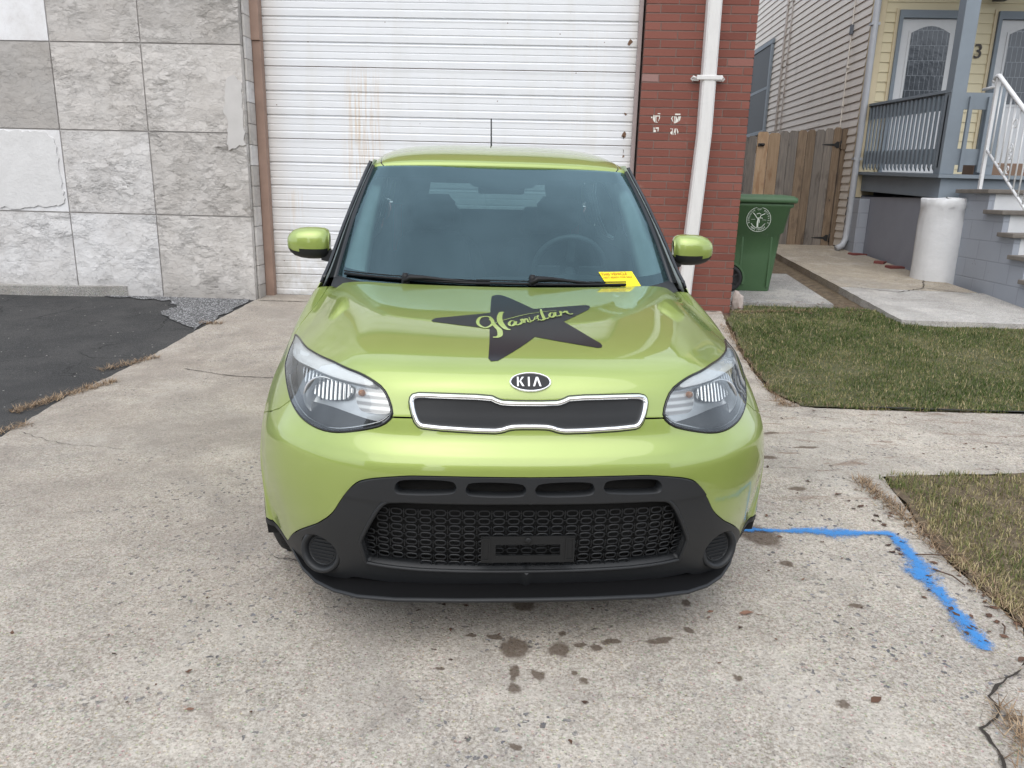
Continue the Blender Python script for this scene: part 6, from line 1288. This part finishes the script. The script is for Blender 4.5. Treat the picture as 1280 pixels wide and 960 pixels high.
# ---- mirrors
def ell_loft(mb,secs,n=20,mi=0,p_=2.6):
    """secs: (centre, half width along local y(s), half height) along x"""
    V=[]
    for (x,s,z,a,b) in secs:
        for k in range(n):
            an=2*math.pi*k/n; c_,s_=math.cos(an),math.sin(an); V.append((x,s+a*math.copysign(abs(c_)**(2/p_),c_),z+b*math.copysign(abs(s_)**(2/p_),s_)))
    mb.add(V,[(i*n+k,i*n+(k+1)%n,(i+1)*n+(k+1)%n,(i+1)*n+k) for i in range(len(secs)-1) for k in range(n)]+[tuple(range(n))[::-1],tuple((len(secs)-1)*n+k for k in range(n))],mi,True)
for s in (1,-1):
    zc_=1.145; m=MB(); prof_=[(.822,.030,.045),(.828,.05,.062),(.845,.066,.071),(.88,.073,.074),(.92,.074,.074),(.955,.071,.070),(.985,.062,.060),(1.005,.046,.044),(1.016,.026,.026),(1.02,.008,.008)]
    V=[];n=28
    for (x,a,b) in prof_:
        for k in range(n):
            an=2*math.pi*k/n; c_,s_=math.cos(an),math.sin(an); zz=b*math.copysign(abs(s_)**.72,s_); V.append((s*x,1.60+a*math.copysign(abs(c_)**.85,c_)*(1 if c_<0 else .55),zc_+zz))
    Fg=[];Fb=[]
    for i in range(len(prof_)-1):
        for k in range(n):
            f=(i*n+k,i*n+(k+1)%n,(i+1)*n+(k+1)%n,(i+1)*n+k); zavg=sum(V[q][2] for q in f)/4
            (Fb if zavg<zc_-.029 else Fg).append(f)
    m.add(V,Fg+[tuple(range(n))],0,True); mr=m.build('side_mirror',M_paint,car)
    m=MB(); sc=1.004; m.add([((x-s*.92)*sc+s*.92,(y-1.6)*sc+1.6,z) for x,y,z in V],Fb,0,True)
    m.add([Vector((s*.86,1.56,zc_-.030)),Vector((s*.86,1.63,zc_-.030)),Vector((s*.72,1.57,zc_-.040)),Vector((s*.72,1.66,zc_-.040)),Vector((s*.86,1.56,zc_-.078)),Vector((s*.86,1.63,zc_-.078)),Vector((s*.72,1.57,zc_-.105)),Vector((s*.72,1.66,zc_-.105))],[(0,2,3,1),(4,5,7,6),(0,4,6,2),(1,3,7,5),(0,1,5,4)]); m.build('mirror_base',M_plas,mr)
    m=MB(); m.box((s*.845,1.637,zc_-.05),(s*.985,1.642,zc_+.05),bev=.002); m.build('mirror_glass',M_chrome,mr)
# ---- wheels and wells
for s in (1,-1):
    for y in (.80,3.42):
        Mx=Matrix.Translation((s*.795,y,.33))@Matrix.Rotation(R_(90)*s,4,'Y')
        m=MB(); m.lathe([(.20,-.10),(.25,-.105),(.30,-.10),(.322,-.085),(.33,-.06),(.328,-.03),(.33,0),(.328,.03),(.33,.06),(.322,.085),(.30,.10),(.25,.105),(.20,.10)],48,Mx)
        for k in range(60):
            a=2*math.pi*k/60; R2=Mx@Matrix.Rotation(a,4,'Z')
            for zz in (-.065,.035): m.box((.326,-.009,zz-.02+.015*(k%2)),(.3335,.009,zz+.03),M=R2)
        tr=m.build('wheel',M_tyre,car)
        m=MB(); m.lathe([(.205,.09),(.20,.085),(.195,.04),(.19,-.08)],40,Mx); m.lathe([(.0,.07),(.05,.068),(.06,.05)],20,Mx)
        for k in range(5):
            R2=Mx@Matrix.Rotation(2*math.pi*k/5,4,'Z'); m.box((.04,-.03,.035),(.2,-.008,.075),M=R2,bev=.004); m.box((.04,.008,.035),(.2,.03,.075),M=R2,bev=.004)
        m.build('rim',M_alloy,tr)
        m=MB(); V=[]; n=28
        for k in range(n+1):
            a=math.pi*(-.12+1.24*k/n); 
            for x in (.893,.55): V.append((s*x,(.845 if y<1 else y)-(AR-.002)*math.cos(a),.335+(AR-.002)*math.sin(a)))
        m.add(V,[(2*i,2*i+1,2*i+3,2*i+2) for i in range(n)]); m.build('wheel_well',M_dark,car)
m=MB(); m.box((-.60,.25,.24),(.60,3.95,.30)); m.box((-.54,.2,.2),(.54,.6,.55)); m.box((-.85,1.3,.25),(.85,2.95,.3)); m.box((-.54,1.0,.3),(.54,1.25,.9)); m.build('underbody',M_dark,car)
# ---- cabin
m=MB(); secs=[]
for s_,z in ((1.20,.93),(1.35,.965),(1.55,.985),(1.68,.975),(1.74,.93),(1.75,.80)): secs.append((s_,z))
V=[];xs=np.linspace(-.74,.74,15)
for s_,z in secs:
    for x in xs: V.append((x,s_+.02*abs(x),z+.035*math.exp(-((x-.36)/.2)**2)*(s_>1.4)+.02*math.exp(-((x+.0)/.15)**2)*(1.3<s_<1.6)-.02*(abs(x)>.68)))
m.add(V,[(i*15+k,i*15+k+1,(i+1)*15+k+1,(i+1)*15+k) for i in range(5) for k in range(14)],0,True); m.box((-.72,1.7,.35),(.72,1.78,.82)); dsh=m.build('dashboard',M_int,car)
m=MB(); m.box((-.11,1.70,.5),(.11,1.80,.93),bev=.02); m.build('centre_console',M_int,dsh)
for s in (1,-1):
    m=MB(); V=[(s*.64+.055*math.cos(2*math.pi*k/20),1.50+.03*math.sin(2*math.pi*k/20),1.0) for k in range(20)]; m.tube(V,.004,6,closed=True); m.build('speaker_ring',M_lt,dsh)
Mx=Matrix.Translation((.36,1.88,1.01))@Matrix.Rotation(R_(-68),4,'X'); m=MB(); m.tube([Mx@Vector((.185*math.cos(a),.185*math.sin(a),0)) for a in np.linspace(0,2*math.pi,36,endpoint=False)],.015,8,closed=True)
m.lathe([(0,.03),(.06,.025),(.075,.0)],20,Mx)
for a in (0,180,270): m.box((.05,-.02,-.01),(.18,.02,.008),M=Mx@Matrix.Rotation(R_(a),4,'Z'))
m.tube([Mx@Vector((0,0,-.02)),(.36,1.66,.90)],.03,10); m.build('steering_wheel',simple('steering_leather',(.07,.072,.075),.55),car)
def seat(x,y,w_,parent,head=True,zt=1.16):
    m=MB(); secs=[]
    n=20
    def sec(z,yc,hw,hd): return ([(x+hw*math.copysign(abs(math.cos(a))**.5,math.cos(a)),yc+hd*math.copysign(abs(math.sin(a))**.6,math.sin(a))) for a in [2*math.pi*k/n for k in range(n)]],z)
    loft(m,[sec(.55,y,w_*.9,.07),sec(.6,y,w_,.08),sec(.85,y+.05,w_,.075),sec(zt-.06,y+.12,w_*.82,.06),sec(zt,y+.14,w_*.6,.04)]); loft(m,[sec(.35,y-.25,w_,.26),sec(.52,y-.25,w_,.28),sec(.56,y-.25,w_*.9,.24)])
    o=m.build('seat',M_seat,car)
    if head:
        m=MB(); loft(m,[sec(zt+.03,y+.13,.09,.04),sec(zt+.06,y+.12,.125,.055),sec(zt+.17,y+.13,.13,.055),sec(zt+.215,y+.14,.09,.04)]); m.tube([(x-.06,y+.14,zt-.03),(x-.06,y+.13,zt+.08)],.006,6); m.tube([(x+.06,y+.14,zt-.03),(x+.06,y+.13,zt+.08)],.006,6); h=m.build('headrest',M_seat,car); h.parent=o
seat(.37,2.36,.25,car); seat(-.37,2.36,.25,car); seat(.33,3.12,.30,car,True,1.08); seat(-.33,3.12,.30,car,True,1.08)
m=MB(); m.box((-.12,1.93,1.385),(.12,1.965,1.445),bev=.015); m.tube([(0,1.93,1.42),(0,1.90,1.49)],.01,6); m.build('rear_view_mirror',M_plas,car)
for s in (1,-1):
    m=MB(); m.box((s*.37-.17,2.02,1.475),(s*.37+.17,2.16,1.49),bev=.006); m.build('sun_visor',M_head,car)

# ---- repeated pieces that were modelled together become parts of their own
def split_loose(o):
    me=o.data; n=len(me.vertices); par=list(range(n))
    def find(a):
        while par[a]!=a: par[a]=par[par[a]]; a=par[a]
        return a
    for e in me.edges:
        a,b=find(e.vertices[0]),find(e.vertices[1])
        if a!=b: par[a]=b
    gr={}
    for f in me.polygons: gr.setdefault(find(f.vertices[0]),[]).append(f)
    if len(gr)<2: return
    base=o.name.split('.')[0]; objs=[]
    at=me.attributes.get('tone')
    for k,fs in gr.items():
        ids=sorted({v for f in fs for v in f.vertices}); mp_={v:i for i,v in enumerate(ids)}
        m2=bpy.data.meshes.new(base); m2.from_pydata([me.vertices[v].co.copy() for v in ids],[],[[mp_[v] for v in f.vertices] for f in fs])
        for m in me.materials: m2.materials.append(m)
        m2.polygons.foreach_set('use_smooth',[f.use_smooth for f in fs]); m2.polygons.foreach_set('material_index',[f.material_index for f in fs])
        if at: a2=m2.attributes.new('tone','FLOAT','FACE'); a2.data.foreach_set('value',[at.data[f.index].value for f in fs])
        m2.update(); objs.append(m2)
    o.data=objs[0]
    for m2 in objs[1:]:
        q=bpy.data.objects.new(base,m2); COL.objects.link(q); q.parent=o.parent; q.location=o.location
for o in list(bpy.data.objects):
    if o.type=='MESH' and o.name.split('.')[0] in ('newel','strap','scroll','rib','side_skirt_lip','balusters','corner_board','sun_visor'): 
        if o.name.split('.')[0]=='balusters': o.name='baluster'
        split_loose(o)
